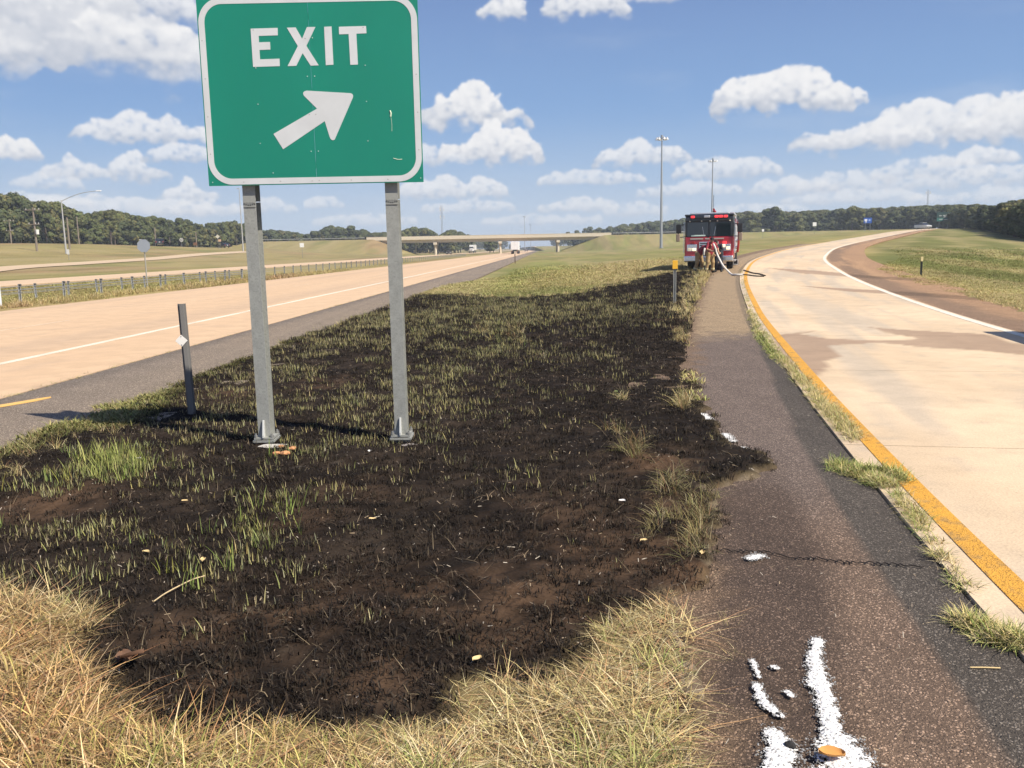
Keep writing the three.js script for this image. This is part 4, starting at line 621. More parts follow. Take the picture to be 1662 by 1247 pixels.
// ------------------------------------------------------------------ fire engine
{
  const D = 45, c = at(1149, 438, D), A = 16.3 * Math.PI / 180;
  const t = thing('fire_engine', 'red and black fire engine facing us on the ramp shoulder', 'fire engine', [c[0], HR(D) - 0.01, -D], -A);
  const red = new THREE.MeshPhysicalMaterial({ color: lin(0.36, 0.012, 0.022), roughness: 0.35, clearcoat: 0.9, clearcoatRoughness: 0.06 });
  const blk = new THREE.MeshPhysicalMaterial({ color: lin(0.016, 0.017, 0.02), roughness: 0.35, clearcoat: 0.7, clearcoatRoughness: 0.1 });
  const alu = std([0.55, 0.56, 0.57], 0.45, { metalness: 0.6 });
  const cab = part('cab', rbox(2.48, 1.2, 2.5, 0, 1.14, -1.75, 0.08), red, t);
  part('cab_upper', rbox(2.46, 1.12, 2.48, 0, 2.27, -1.76, 0.10), blk, t);
  part('roof', rbox(2.5, 0.10, 2.6, 0, 2.84, -1.78, 0.04), blk, t);
  part('roof_crown', rbox(2.0, 0.10, 2.2, 0, 2.92, -1.8, 0.04), alu, t);
  for (const s of [-1, 1]) { const w = part('windshield', rbox(1.06, 0.74, 0.03, s * 0.58, 2.11, -0.53, 0.06), M.glass, t); w.rotation.x = 0; part('wiper', bar([s * 0.25, 1.78, -0.49], [s * 0.34, 2.25, -0.50], 0.012, 5), M.chrome, w); }
  part('centre_pillar', rbox(0.07, 0.82, 0.05, 0, 2.12, -0.505, 0.015), blk, t);
  part('visor', rbox(2.44, 0.22, 0.16, 0, 2.62, -0.50, 0.05), blk, t);
  for (const x of [-0.98, -0.38, 0.05, 0.42, 1.05]) part('marker_lamp', rbox(0.07, 0.06, 0.05, x, 2.53, -0.42, 0.02), std([0.8, 0.75, 0.6], 0.3), t);
  // light bar with lit red lamps
  const lb = part('light_bar', rbox(1.95, 0.16, 0.26, 0.02, 2.74, -0.42, 0.05), blk, t);
  const lit = (i) => new THREE.MeshStandardMaterial({ color: lin(0.5, 0.02, 0.02), roughness: 0.3, emissive: lin(1, 0.05, 0.06), emissiveIntensity: i });
  const litA = lit(0.75), litB = lit(0.95);
  for (const [x, m] of [[-0.82, litA], [0.38, litB], [0.60, litB], [0.84, litB]]) part('red_warning_lamp', rbox(0.20, 0.12, 0.06, x, 2.75, -0.27, 0.03), m, lb);
  part('siren_horn', rbox(0.3, 0.12, 0.1, -0.1, 2.75, -0.27, 0.03), alu, lb);
  part('dash_papers', rbox(0.72, 0.07, 0.03, -0.55, 1.79, -0.50, 0.01), std([0.62, 0.75, 0.66], 0.6), t);
  for (const [x, w] of [[-0.62, 0.66], [-0.08, 0.22], [0.48, 0.56]]) part('fascia_lettering', box(w, 0.07, 0.008, x, 1.63, -0.478), std([0.42, 0.38, 0.33], 0.6), t);
  part('grille', rbox(1.0, 0.72, 0.06, 0, 1.12, -0.48, 0.03), M.chrome, t);
  const gr = []; for (let k = 0; k < 6; k++) gr.push(box(0.9, 0.05, 0.02, 0, 0.86 + k * 0.105, -0.44)); part('grille_slats', join(gr), M.black, t);
  for (const s of [-1, 1]) {
    const h = part('headlight_housing', rbox(0.52, 0.36, 0.07, s * 0.86, 1.17, -0.47, 0.03), M.chrome, t);
    for (const [k, on] of [[-1, s > 0], [1, true]]) part('headlight', rbox(0.19, 0.15, 0.05, s * 0.86 + k * 0.12, 1.13 - (s < 0 ? 0.05 : 0) + (k < 0 && s > 0 ? 0.12 : 0), -0.42, 0.03), new THREE.MeshStandardMaterial({ color: lin(0.8, 0.7, 0.5), roughness: 0.25, emissive: lin(1, 0.72, 0.42), emissiveIntensity: on ? 0.85 : 0 }), h);
    part('upper_warning_lamp', rbox(0.2, 0.13, 0.05, s * 0.80, 1.42, -0.46, 0.03), s > 0 ? litB : std([0.3, 0.02, 0.02], 0.3), t);
    const arm = part('mirror_arm', join([bar([s * 1.2, 2.4, -0.7], [s * 1.56, 2.32, -0.42], 0.025), bar([s * 1.2, 1.75, -0.7], [s * 1.56, 1.72, -0.42], 0.025), bar([s * 1.56, 1.6, -0.42], [s * 1.56, 2.38, -0.42], 0.025)]), M.black, t);
    part('mirror', rbox(0.26, 0.46, 0.12, s * 1.55, 2.16, -0.42, 0.04), M.black, arm); part('lower_mirror', rbox(0.20, 0.40, 0.10, s * 1.58, 1.70, -0.42, 0.04), std([0.26, 0.20, 0.15], 0.5), arm);
    const gl = part('side_window', rbox(0.03, 0.66, 0.86, s * 1.235, 2.13, -1.15, 0.05), M.glass, t); part('side_window', rbox(0.03, 0.60, 0.7, s * 1.235, 2.13, -2.35, 0.05), M.glass, t);
    const door = part('cab_door', rbox(0.02, 1.1, 0.95, s * 1.245, 1.15, -1.15, 0.01), red, t); part('handle', bar([s * 1.27, 1.5, -1.5], [s * 1.27, 1.5, -1.35], 0.02), M.chrome, door);
    part('grab_rail', bar([s * 1.29, 0.9, -0.6], [s * 1.29, 2.5, -0.62], 0.022), M.chrome, t); part('grab_rail', bar([s * 1.29, 0.9, -1.72], [s * 1.29, 2.2, -1.72], 0.022), M.chrome, t);
    part('step', rbox(0.26, 0.10, 0.9, s * 1.20, 0.48, -1.55, 0.02), alu, t); part('fender', rbox(0.1, 0.16, 1.3, s * 1.25, 1.0, -2.1, 0.05), alu, t);
    wheel(t, s * 1.02, -2.1, 0.52, 0.34); wheel(t, s * 1.0, -6.6, 0.52, 0.5);
  }
  const bumper = part('front_bumper', rbox(2.5, 0.30, 0.5, 0, 0.60, -0.27, 0.06), M.chrome, t);
  part('bumper_tray', rbox(1.2, 0.10, 0.42, 0, 0.79, -0.27, 0.03), M.black, bumper); part('tow_eye', new THREE.TorusGeometry(0.08, 0.02, 6, 14).translate(0.55, 0.42, -0.02), M.black, bumper); part('tow_eye', new THREE.TorusGeometry(0.08, 0.02, 6, 14).translate(-0.55, 0.42, -0.02), M.black, bumper);
  part('axle', cyl(0.09, 0.09, 2.0, 0, 0, 0, 8).rotateZ(Math.PI / 2).translate(0, 0.5, -2.1), M.black, t); part('chassis', box(0.9, 0.3, 8, 0, 0.7, -4.6), M.black, t);
  const body = part('rear_body', rbox(2.46, 1.95, 5.2, 0, 1.78, -5.75, 0.05), red, t);
  part('pump_panel', rbox(2.5, 1.5, 0.8, 0, 1.6, -3.35, 0.03), alu, t);
  for (const s of [-1, 1]) for (const [z, l] of [[-4.2, 1.0], [-5.6, 1.5], [-7.3, 1.4]]) part('roller_shutter', rbox(0.03, 1.5, l, s * 1.235, 1.75, z, 0.01), alu, body);
  for (const [z, y] of [[-3.1, 1.15], [-3.4, 1.5], [-3.6, 1.15]]) part('pump_outlet', cyl(0.09, 0.09, 0.14, 0, 0, 0, 12).rotateZ(Math.PI / 2).translate(1.3, y, z), M.chrome, t);
  part('suction_pipe', new THREE.TubeGeometry(new THREE.CatmullRomCurve3([[1.34, 2.45, -2.95], [1.42, 2.2, -2.9], [1.42, 1.3, -2.95], [1.38, 0.9, -3.1]].map((v) => new THREE.Vector3(...v))), 16, 0.06, 8), std([0.33, 0.03, 0.03], 0.5), t);
  const st = part('folding_step', rbox(0.28, 0.26, 0.5, 1.30, 0.36, -2.95, 0.03), M.black, t); part('step_edge', join([box(0.26, 0.03, 0.02, 1.30, 0.48, -2.69), box(0.26, 0.03, 0.02, 1.30, 0.24, -2.69), box(0.03, 0.24, 0.02, 1.18, 0.36, -2.69), box(0.03, 0.24, 0.02, 1.42, 0.36, -2.69)]), std([0.72, 0.72, 0.70], 0.4), st);
  part('roof_box', rbox(0.5, 0.35, 3.6, 0.9, 2.9, -5.6, 0.04), alu, t); part('deck_gun', join([cyl(0.1, 0.14, 0.5, 0.1, 2.9, -3.3, 10), bar([0.1, 3.1, -3.3], [0.1, 3.2, -2.7], 0.06, 10)]), red, t);
  for (const s of [-1, 1]) part('scene_lamp', rbox(0.05, 0.2, 0.3, s * 1.26, 2.6, -3.9, 0.02), M.chrome, t);
  part('antenna', bar([0.15, 2.95, -1.5], [0.15, 3.9, -1.5], 0.012, 5), M.black, t);
}

// ------------------------------------------------------------------ people
function person(label, pos, turn, J, dress) {
  // J: joints in metres, x to the person's left as we see them, y up, z towards us
  const bones = [], B = (a, b, ra, rb, c) => bones.push([J[a] ?? a, J[b] ?? b, ra, rb, c]);
  const { shirt, pants, skin, boots, sleeve } = dress;
  B('pelvis', 'chest', 0.155, 0.165, shirt); B('chest', 'neck', 0.13, 0.07, shirt); B('shoulderL', 'shoulderR', 0.075, 0.075, shirt); B('hipL', 'hipR', 0.13, 0.13, pants);
  B('neck', 'head', 0.06, 0.065, skin);
  for (const s of ['L', 'R']) { B('shoulder' + s, 'elbow' + s, 0.066, 0.050, sleeve); B('elbow' + s, 'wrist' + s, 0.046, 0.032, dress.fore ?? skin); B('hip' + s, 'knee' + s, 0.115, 0.088, pants); B('knee' + s, 'ankle' + s, 0.088, 0.078, pants); const an = J['ankle' + s]; bones.push([an, [an[0], 0.05, an[2] + 0.02], 0.075, 0.06, boots]); bones.push([[an[0], 0.05, an[2]], [an[0] + (J.toe?.[0] ?? 0), 0.045, an[2] + (J.toe?.[2] ?? 0.15)], 0.055, 0.045, boots]); const w = J['wrist' + s], e = J['elbow' + s], l = Math.hypot(w[0] - e[0], w[1] - e[1], w[2] - e[2]), u = [0, 1, 2].map((k) => (w[k] - e[k]) / l); J['palm' + s] = w.map((v, k) => v + u[k] * 0.06); J['u' + s] = u; bones.push([w, J['palm' + s], 0.034, 0.038, dress.glove ?? skin]); }
  const R = 74, S = 1.02, mc = new MarchingCubes(R, new THREE.MeshBasicMaterial(), false, false, 60000), h = R / 2, cx = J.pelvis[0], cz = J.pelvis[2];
  const sd = (p, b) => { const [a, e, ra, rb] = b, dx = e[0] - a[0], dy = e[1] - a[1], dz = e[2] - a[2], t = clamp(((p[0] - a[0]) * dx + (p[1] - a[1]) * dy + (p[2] - a[2]) * dz) / (dx * dx + dy * dy + dz * dz + 1e-9)); return Math.hypot(p[0] - a[0] - dx * t, p[1] - a[1] - dy * t, p[2] - a[2] - dz * t) - mix(ra, rb, t); };
  for (let k = 0; k < R; k++) for (let j = 0; j < R; j++) for (let i = 0; i < R; i++) {
    const p = [cx + (i - h) / h * S, 0.95 + (j - h) / h * S, cz + (k - h) / h * S]; let v = 1;
    for (const b of bones) { const q = sd(p, b), hh = clamp(0.5 + 0.5 * (v - q) / 0.045); v = mix(v, q, hh) - 0.045 * hh * (1 - hh); }
    mc.field[i + j * R + k * R * R] = -v;
  }
  mc.isolation = 0; mc.update();
  const n = mc.count, pos3 = new Float32Array(n * 3), nor = new Float32Array(n * 3), col = new Float32Array(n * 3);
  for (let i = 0; i < n; i++) {
    const p = [cx + mc.positionArray[i * 3] * S, 0.95 + mc.positionArray[i * 3 + 1] * S, cz + mc.positionArray[i * 3 + 2] * S]; pos3.set(p, i * 3);
    nor.set([mc.normalArray[i * 3], mc.normalArray[i * 3 + 1], mc.normalArray[i * 3 + 2]], i * 3);
    let best = 9, c = skin; for (const b of bones) { const q = sd(p, b); if (q < best) { best = q; c = b[4]; } } const w = 0.85 + 0.3 * noise(p[0] * 30 + 50, p[1] * 30 + p[2] * 17 + 50); col.set(c.map((v) => v * w), i * 3);
  }
  const list = []; const g0 = new THREE.BufferGeometry(); g0.setAttribute('position', new THREE.BufferAttribute(pos3, 3)); g0.setAttribute('normal', new THREE.BufferAttribute(nor, 3)); g0.setAttribute('color', new THREE.BufferAttribute(col, 3)); list.push(g0);
  const tint = (g, c) => { g = g.index ? g.toNonIndexed() : g; g.deleteAttribute('uv'); const a = new Float32Array(g.attributes.position.count * 3); for (let i = 0; i < a.length; i += 3) a.set(c, i); g.setAttribute('color', new THREE.BufferAttribute(a, 3)); return g; };
  // head with face
  const hd = new THREE.Group(), head = new THREE.SphereGeometry(0.112, 20, 16), hp = head.attributes.position; for (let i = 0; i < hp.count; i++) { const x = hp.getX(i), y = hp.getY(i), z = hp.getZ(i); hp.setXYZ(i, x * (0.78 + 0.06 * y / 0.11), y * 1.12, z * 0.95 + (y < -0.04 && z > 0 ? 0.012 : 0)); } head.computeVertexNormals();
  const hm = new THREE.Matrix4().makeRotationFromEuler(new THREE.Euler(...(J.look ?? [0, 0, 0]))); hm.setPosition(J.head[0], J.head[1] + 0.06, J.head[2]);
  for (const [g, c] of [[head, skin], [new THREE.ConeGeometry(0.016, 0.04, 6).rotateX(0.5).translate(0, -0.005, 0.108), skin], [new THREE.SphereGeometry(0.012, 8, 6).translate(-0.034, 0.012, 0.096), [0.05, 0.04, 0.04]], [new THREE.SphereGeometry(0.012, 8, 6).translate(0.034, 0.012, 0.096), [0.05, 0.04, 0.04]], [box(0.045, 0.01, 0.012, 0, -0.055, 0.102), skin.map((v) => v * 0.6)], [new THREE.SphereGeometry(0.025, 8, 6).scale(0.5, 1.1, 0.8).translate(0.09, 0, 0), skin], [new THREE.SphereGeometry(0.025, 8, 6).scale(0.5, 1.1, 0.8).translate(-0.09, 0, 0), skin]]) list.push(tint(g.applyMatrix4(hm), c));
  // five fingers on each hand, curled
  for (const s of ['L', 'R']) { const p = J['palm' + s], u = J['u' + s]; for (let k = 0; k < 5; k++) { const o = (k - 1.5) * 0.019, len = [0.062, 0.07, 0.066, 0.05, 0.05][k]; const a = k === 4 ? [p[0] - 0.03, p[1] - 0.01, p[2]] : [p[0] + o, p[1], p[2] + 0.01], m = [a[0] + u[0] * len * 0.6, a[1] + u[1] * len * 0.6, a[2] + u[2] * len * 0.6 + 0.012], e = [m[0] + u[0] * len * 0.2, m[1] + u[1] * len * 0.2 - 0.028, m[2] - 0.01]; list.push(tint(bar(a, m, 0.0105, 6), dress.glove ?? skin), tint(bar(m, e, 0.0095, 6, 0.008), dress.glove ?? skin)); } }
  const geo = mergeGeometries(list.map((g) => g.index ? g.toNonIndexed() : g));
  const t = thing('person', label, 'person', pos, turn);
  part('body', geo, new THREE.MeshStandardMaterial({ vertexColors: true, roughness: 0.85 }), t);
  const hg = new THREE.SphereGeometry(0.119, 18, 10, 0, Math.PI * 2, 0, 1.45).scale(0.80, 1.12, 0.98).translate(0, 0.006, -0.012).applyMatrix4(hm); part('hair', hg, std(dress.hair, 0.95), t);
  if (dress.cap) part('cap', join([new THREE.SphereGeometry(0.126, 18, 8, 0, Math.PI * 2, 0, 1.35).scale(0.82, 1.08, 0.98).translate(0, 0.015, 0), cyl(0.085, 0.09, 0.012, 0, 0.05, 0.10, 14)]).applyMatrix4(hm), std(dress.cap, 0.9), t);
  if (dress.braces) for (const x of [-0.09, 0.09]) part('brace', new THREE.TubeGeometry(new THREE.CatmullRomCurve3([[J.pelvis[0] + x, J.pelvis[1] + 0.12, J.pelvis[2] + 0.165], [J.chest[0] + x, J.chest[1], J.chest[2] + 0.17], [J.neck[0] + x * 0.9, J.neck[1] - 0.03, J.neck[2] + 0.04]].map((v) => new THREE.Vector3(...v))), 10, 0.016, 5), std([0.5, 0.36, 0.18], 0.9), t);
  const cuffs = []; for (const s of ['L', 'R']) { const k = J['knee' + s], a = J['ankle' + s], q = [0, 1, 2].map((i) => mix(k[i], a[i], 0.72)), q2 = [0, 1, 2].map((i) => mix(k[i], a[i], 0.90)); if (dress.band) cuffs.push(bar(q, q2, 0.093, 12)); } if (cuffs.length) part('reflective_band', join(cuffs), std(dress.band, 0.5), t);
  return t;
}
const HG = (px, py, d) => { const p = at(px, py, d); return [p[0], HR(d) + 0.0, -d]; };
const bunker = [0.36, 0.245, 0.115], skinC = [0.42, 0.24, 0.16];
person('person in maroon shirt and tan trousers bending over the hose', HG(1134, 438, 43.3), 0.55,
  { pelvis: [0, 0.94, 0], chest: [0.08, 1.16, 0.26], neck: [0.12, 1.26, 0.42], head: [0.15, 1.28, 0.52], look: [0.7, 0.3, 0], shoulderL: [0.28, 1.22, 0.30], shoulderR: [-0.08, 1.22, 0.36], elbowL: [0.40, 0.98, 0.42], elbowR: [0.0, 0.96, 0.50], wristL: [0.42, 0.86, 0.62], wristR: [0.18, 0.88, 0.66], hipL: [0.1, 0.90, 0], hipR: [-0.1, 0.90, 0], kneeL: [0.16, 0.48, 0.06], kneeR: [-0.14, 0.48, 0.03], ankleL: [0.20, 0.12, 0.0], ankleR: [-0.18, 0.12, -0.06] },
  { shirt: [0.20, 0.02, 0.045], sleeve: [0.20, 0.02, 0.045], pants: bunker, boots: [0.03, 0.028, 0.025], skin: skinC, hair: [0.03, 0.02, 0.015], band: [0.62, 0.56, 0.32] });
person('person in red shirt, dark cap and tan trousers holding the white hose', HG(1152, 439, 42.8), 0.35,
  { pelvis: [0, 0.96, 0], chest: [0.02, 1.26, 0.06], neck: [0.02, 1.46, 0.09], head: [0.02, 1.52, 0.13], look: [0.45, -0.3, 0], shoulderL: [0.20, 1.40, 0.08], shoulderR: [-0.17, 1.40, 0.08], elbowL: [0.34, 1.16, 0.14], elbowR: [-0.30, 1.14, 0.16], wristL: [0.24, 1.02, 0.36], wristR: [-0.10, 1.04, 0.38], hipL: [0.1, 0.92, 0], hipR: [-0.1, 0.92, 0], kneeL: [0.14, 0.50, 0.05], kneeR: [-0.13, 0.50, 0.02], ankleL: [0.17, 0.12, 0.0], ankleR: [-0.17, 0.12, -0.05] },
  { shirt: [0.26, 0.022, 0.04], sleeve: [0.26, 0.022, 0.04], pants: bunker, boots: [0.03, 0.028, 0.025], skin: skinC, hair: [0.02, 0.015, 0.012], cap: [0.025, 0.02, 0.025], band: [0.62, 0.56, 0.32], braces: true });
person('person in dark navy work clothes standing between firefighters and bumper', HG(1166, 440, 43.4), -0.3,
  { pelvis: [0, 0.93, 0], chest: [-0.06, 1.17, 0.14], neck: [-0.10, 1.34, 0.24], head: [-0.12, 1.38, 0.32], look: [0.6, -0.4, 0], shoulderL: [0.12, 1.29, 0.2], shoulderR: [-0.26, 1.29, 0.2], elbowL: [0.22, 1.05, 0.28], elbowR: [-0.34, 1.05, 0.3], wristL: [0.10, 0.92, 0.46], wristR: [-0.24, 0.92, 0.5], hipL: [0.1, 0.9, 0], hipR: [-0.1, 0.9, 0], kneeL: [0.13, 0.48, 0.05], kneeR: [-0.12, 0.48, 0.05], ankleL: [0.15, 0.12, 0.0], ankleR: [-0.14, 0.12, -0.04] },
  { shirt: [0.022, 0.024, 0.035], sleeve: [0.022, 0.024, 0.035], fore: [0.022, 0.024, 0.035], pants: [0.018, 0.02, 0.03], boots: [0.02, 0.02, 0.02], skin: skinC, hair: [0.03, 0.02, 0.015] });
{
  const T = (px, py, d) => new THREE.Vector3(...at(px, py, d)), gr = (px, py) => { let lo = 20, hi = 70; for (let k = 0; k < 40; k++) { const m = (lo + hi) / 2; if (at(px, py, m)[1] > HR(m) + 0.045) lo = m; else hi = m; } const d = (lo + hi) / 2, q = at(px, py, d); return new THREE.Vector3(q[0], HR(d) + 0.045, q[2]); };
  const hm = std([0.66, 0.62, 0.56], 0.8);
  const pts = [T(1158, 396, 42.5), T(1161, 402, 42.35), T(1163.5, 411, 42.3), T(1168, 421, 42.1), T(1175, 433, 41.6), gr(1184, 442.5), gr(1195, 446), gr(1206, 446)];
  solo('fire_hose', new THREE.TubeGeometry(new THREE.CatmullRomCurve3(pts), 60, 0.045, 8), hm, 'white fire hose running from the red shirted person to road', 'hose');
  const p2 = [T(1144, 403, 42.4), T(1143, 408, 42.35), T(1142, 414, 42.4)]; solo('fire_hose', new THREE.TubeGeometry(new THREE.CatmullRomCurve3(p2), 16, 0.045, 8), hm, 'short white hose end hanging between the two firefighters', 'hose');
  const wm = std([0.10, 0.075, 0.045], 0.9), q = [gr(1207, 438), gr(1217, 441), gr(1224, 443), gr(1232, 444), gr(1242, 447)]; solo('wet_hose', new THREE.TubeGeometry(new THREE.CatmullRomCurve3(q), 30, 0.03, 6).translate(0, -0.012, 0), wm, 'dark wet hose lying across the yellow line', 'hose');
  const q2 = [gr(1205, 445), gr(1216, 446), gr(1228, 447.5), gr(1240, 448)]; solo('wet_hose', new THREE.TubeGeometry(new THREE.CatmullRomCurve3(q2), 24, 0.026, 6).translate(0, -0.015, 0), wm, 'second dark wet hose alongside the white hose end', 'hose');
}

// ------------------------------------------------------------------ trees
M.leaf = new THREE.MeshStandardMaterial({ vertexColors: true, roughness: 0.95 });
function treeParts(seed, kind) {
  const r = rng(seed * 331 + 7), H = 12, trunk = [], pos = [], col = [], nor = [];
  const lobes = [], pine = kind === 'pine';
  const nl = pine ? 22 : 24;
  for (let k = 0; k < nl; k++) {
    const f = k / nl, a = r() * 6.283, y = pine ? 3.2 + f * 8.2 : 2.6 + 8.2 * f ** 0.8, prof = pine ? (1 - f) * 2.6 + 0.9 : 3.7 * Math.sin(Math.PI * clamp(0.18 + f * 0.74)) ** 0.7;
    const q = prof * (0.45 + 0.55 * r()); lobes.push([Math.cos(a) * q, y + (r() - 0.5) * 0.8, Math.sin(a) * q, (pine ? 0.75 : 1.15) * (0.7 + 0.7 * r())]);
  }
  lobes.push([0, H - 1.4, 0, 1.2], [0, H * 0.6, 0, 1.8]);
  trunk.push(bar([0, -0.3, 0], [0.15, H * 0.45, 0.1], 0.26, 8, 0.17), bar([0.15, H * 0.45, 0.1], [0, H * 0.86, 0], 0.17, 7, 0.05));
  for (let k = 0; k < 9; k++) { const l = lobes[(k * 2 + 1) % lobes.length], y = Math.min(H * 0.8, Math.max(1.6, l[1] - 1.4)); trunk.push(bar([0.08, y, 0.05], [l[0] * 0.85, l[1], l[2] * 0.85], 0.09, 5, 0.03)); }
  for (const [lx, ly, lz, lr] of lobes) {
    const n = Math.round(75 * lr * lr + 30), tone = 0.75 + 0.5 * r();
    for (let k = 0; k < n; k++) {
      const u = r() * 2 - 1, a = r() * 6.283, s = Math.sqrt(1 - u * u), rad = lr * (0.55 + 0.5 * r() ** 0.5), d = [Math.cos(a) * s, u * 0.78, Math.sin(a) * s], c = [lx + d[0] * rad, ly + d[1] * rad, lz + d[2] * rad];
      const sz = (pine ? 0.30 : 0.36) * (0.6 + 0.8 * r()), e1 = new THREE.Vector3(r() - 0.5, r() - 0.5, r() - 0.5).normalize(), nn = new THREE.Vector3(d[0] + (r() - 0.5) * 0.9, d[1] + 0.35 + (r() - 0.5) * 0.9, d[2] + (r() - 0.5) * 0.9).normalize(), e2 = new THREE.Vector3().crossVectors(nn, e1).normalize(); e1.crossVectors(e2, nn);
      const v = (i, j) => [c[0] + e1.x * i * sz + e2.x * j * sz, c[1] + e1.y * i * sz + e2.y * j * sz, c[2] + e1.z * i * sz + e2.z * j * sz], A = v(-1, -0.4), B = v(0.1, -0.75), C2 = v(1, 0.1), E = v(-0.2, 0.7);
      pos.push(...A, ...B, ...C2, ...A, ...C2, ...E); const w = tone * (0.7 + 0.6 * r()), g = [w * (0.9 + 0.3 * r()), w, w * 0.8]; for (let q = 0; q < 6; q++) { col.push(...g); nor.push(nn.x, nn.y, nn.z); }
    }
  }
  const crown = new THREE.BufferGeometry(); crown.setAttribute('position', new THREE.Float32BufferAttribute(pos, 3)); crown.setAttribute('normal', new THREE.Float32BufferAttribute(nor, 3)); crown.setAttribute('color', new THREE.Float32BufferAttribute(col, 3));
  const tg = join(trunk); tg.deleteAttribute('uv'); return { trunk: tg, crown };
}
const KINDS = [treeParts(1, 'oak'), treeParts(2, 'oak'), treeParts(3, 'oak'), treeParts(4, 'pine'), treeParts(5, 'pine'), treeParts(6, 'oak')];
const whole = KINDS.map(({ trunk, crown }) => { const t = trunk.clone(), a = new Float32Array(t.attributes.position.count * 3).fill(0).map((_, i) => [0.9, 0.7, 0.7][i % 3]); t.setAttribute('color', new THREE.BufferAttribute(a, 3)); return mergeGeometries([t, crown]); });
const leafMats = [[0.076, 0.092, 0.036], [0.094, 0.104, 0.040], [0.062, 0.078, 0.034], [0.112, 0.112, 0.046]].map((c) => new THREE.MeshStandardMaterial({ color: lin(...c), vertexColors: true, roughness: 0.95 }));
const barkM = std([0.09, 0.07, 0.055], 0.95);
function tree(kind, mat, x, d, h, wide, label, group, turn) {
  const t = thing(kind === 3 || kind === 4 ? 'pine_tree' : 'broadleaf_tree', label, 'tree', [x, nat(x, d) - 0.1, -d], turn, group); t.scale.set(h / 12 * wide, h / 12, h / 12 * wide);
  part('trunk', KINDS[kind].trunk, barkM, t); part('crown', KINDS[kind].crown, leafMats[mat], t); return t;
}
function wood(name, label, list) {                                // a wood that reads as one mass
  const g = new THREE.Group(); g.name = name; g.userData = { kind: 'stuff', label, category: 'woods' }; scene.add(g);
  const by = whole.map(() => []); list.forEach((e) => by[e.kind].push(e));
  const m = new THREE.Matrix4(), q = new THREE.Quaternion(), Yv = new THREE.Vector3(0, 1, 0);
  by.forEach((l, k) => { if (!l.length) return; const im = new THREE.InstancedMesh(whole[k], M.leaf, l.length); im.name = 'trees'; shade(im); im.userData.kind = 'stuff'; l.forEach((e, i) => { m.compose(new THREE.Vector3(e.x, nat(e.x, e.d) - 0.2, -e.d), q.setFromAxisAngle(Yv, e.t), new THREE.Vector3(e.h / 12 * e.w, e.h / 12, e.h / 12 * e.w)); im.setMatrixAt(i, m); im.setColorAt(i, lin(...e.c)); }); g.add(im); });
}
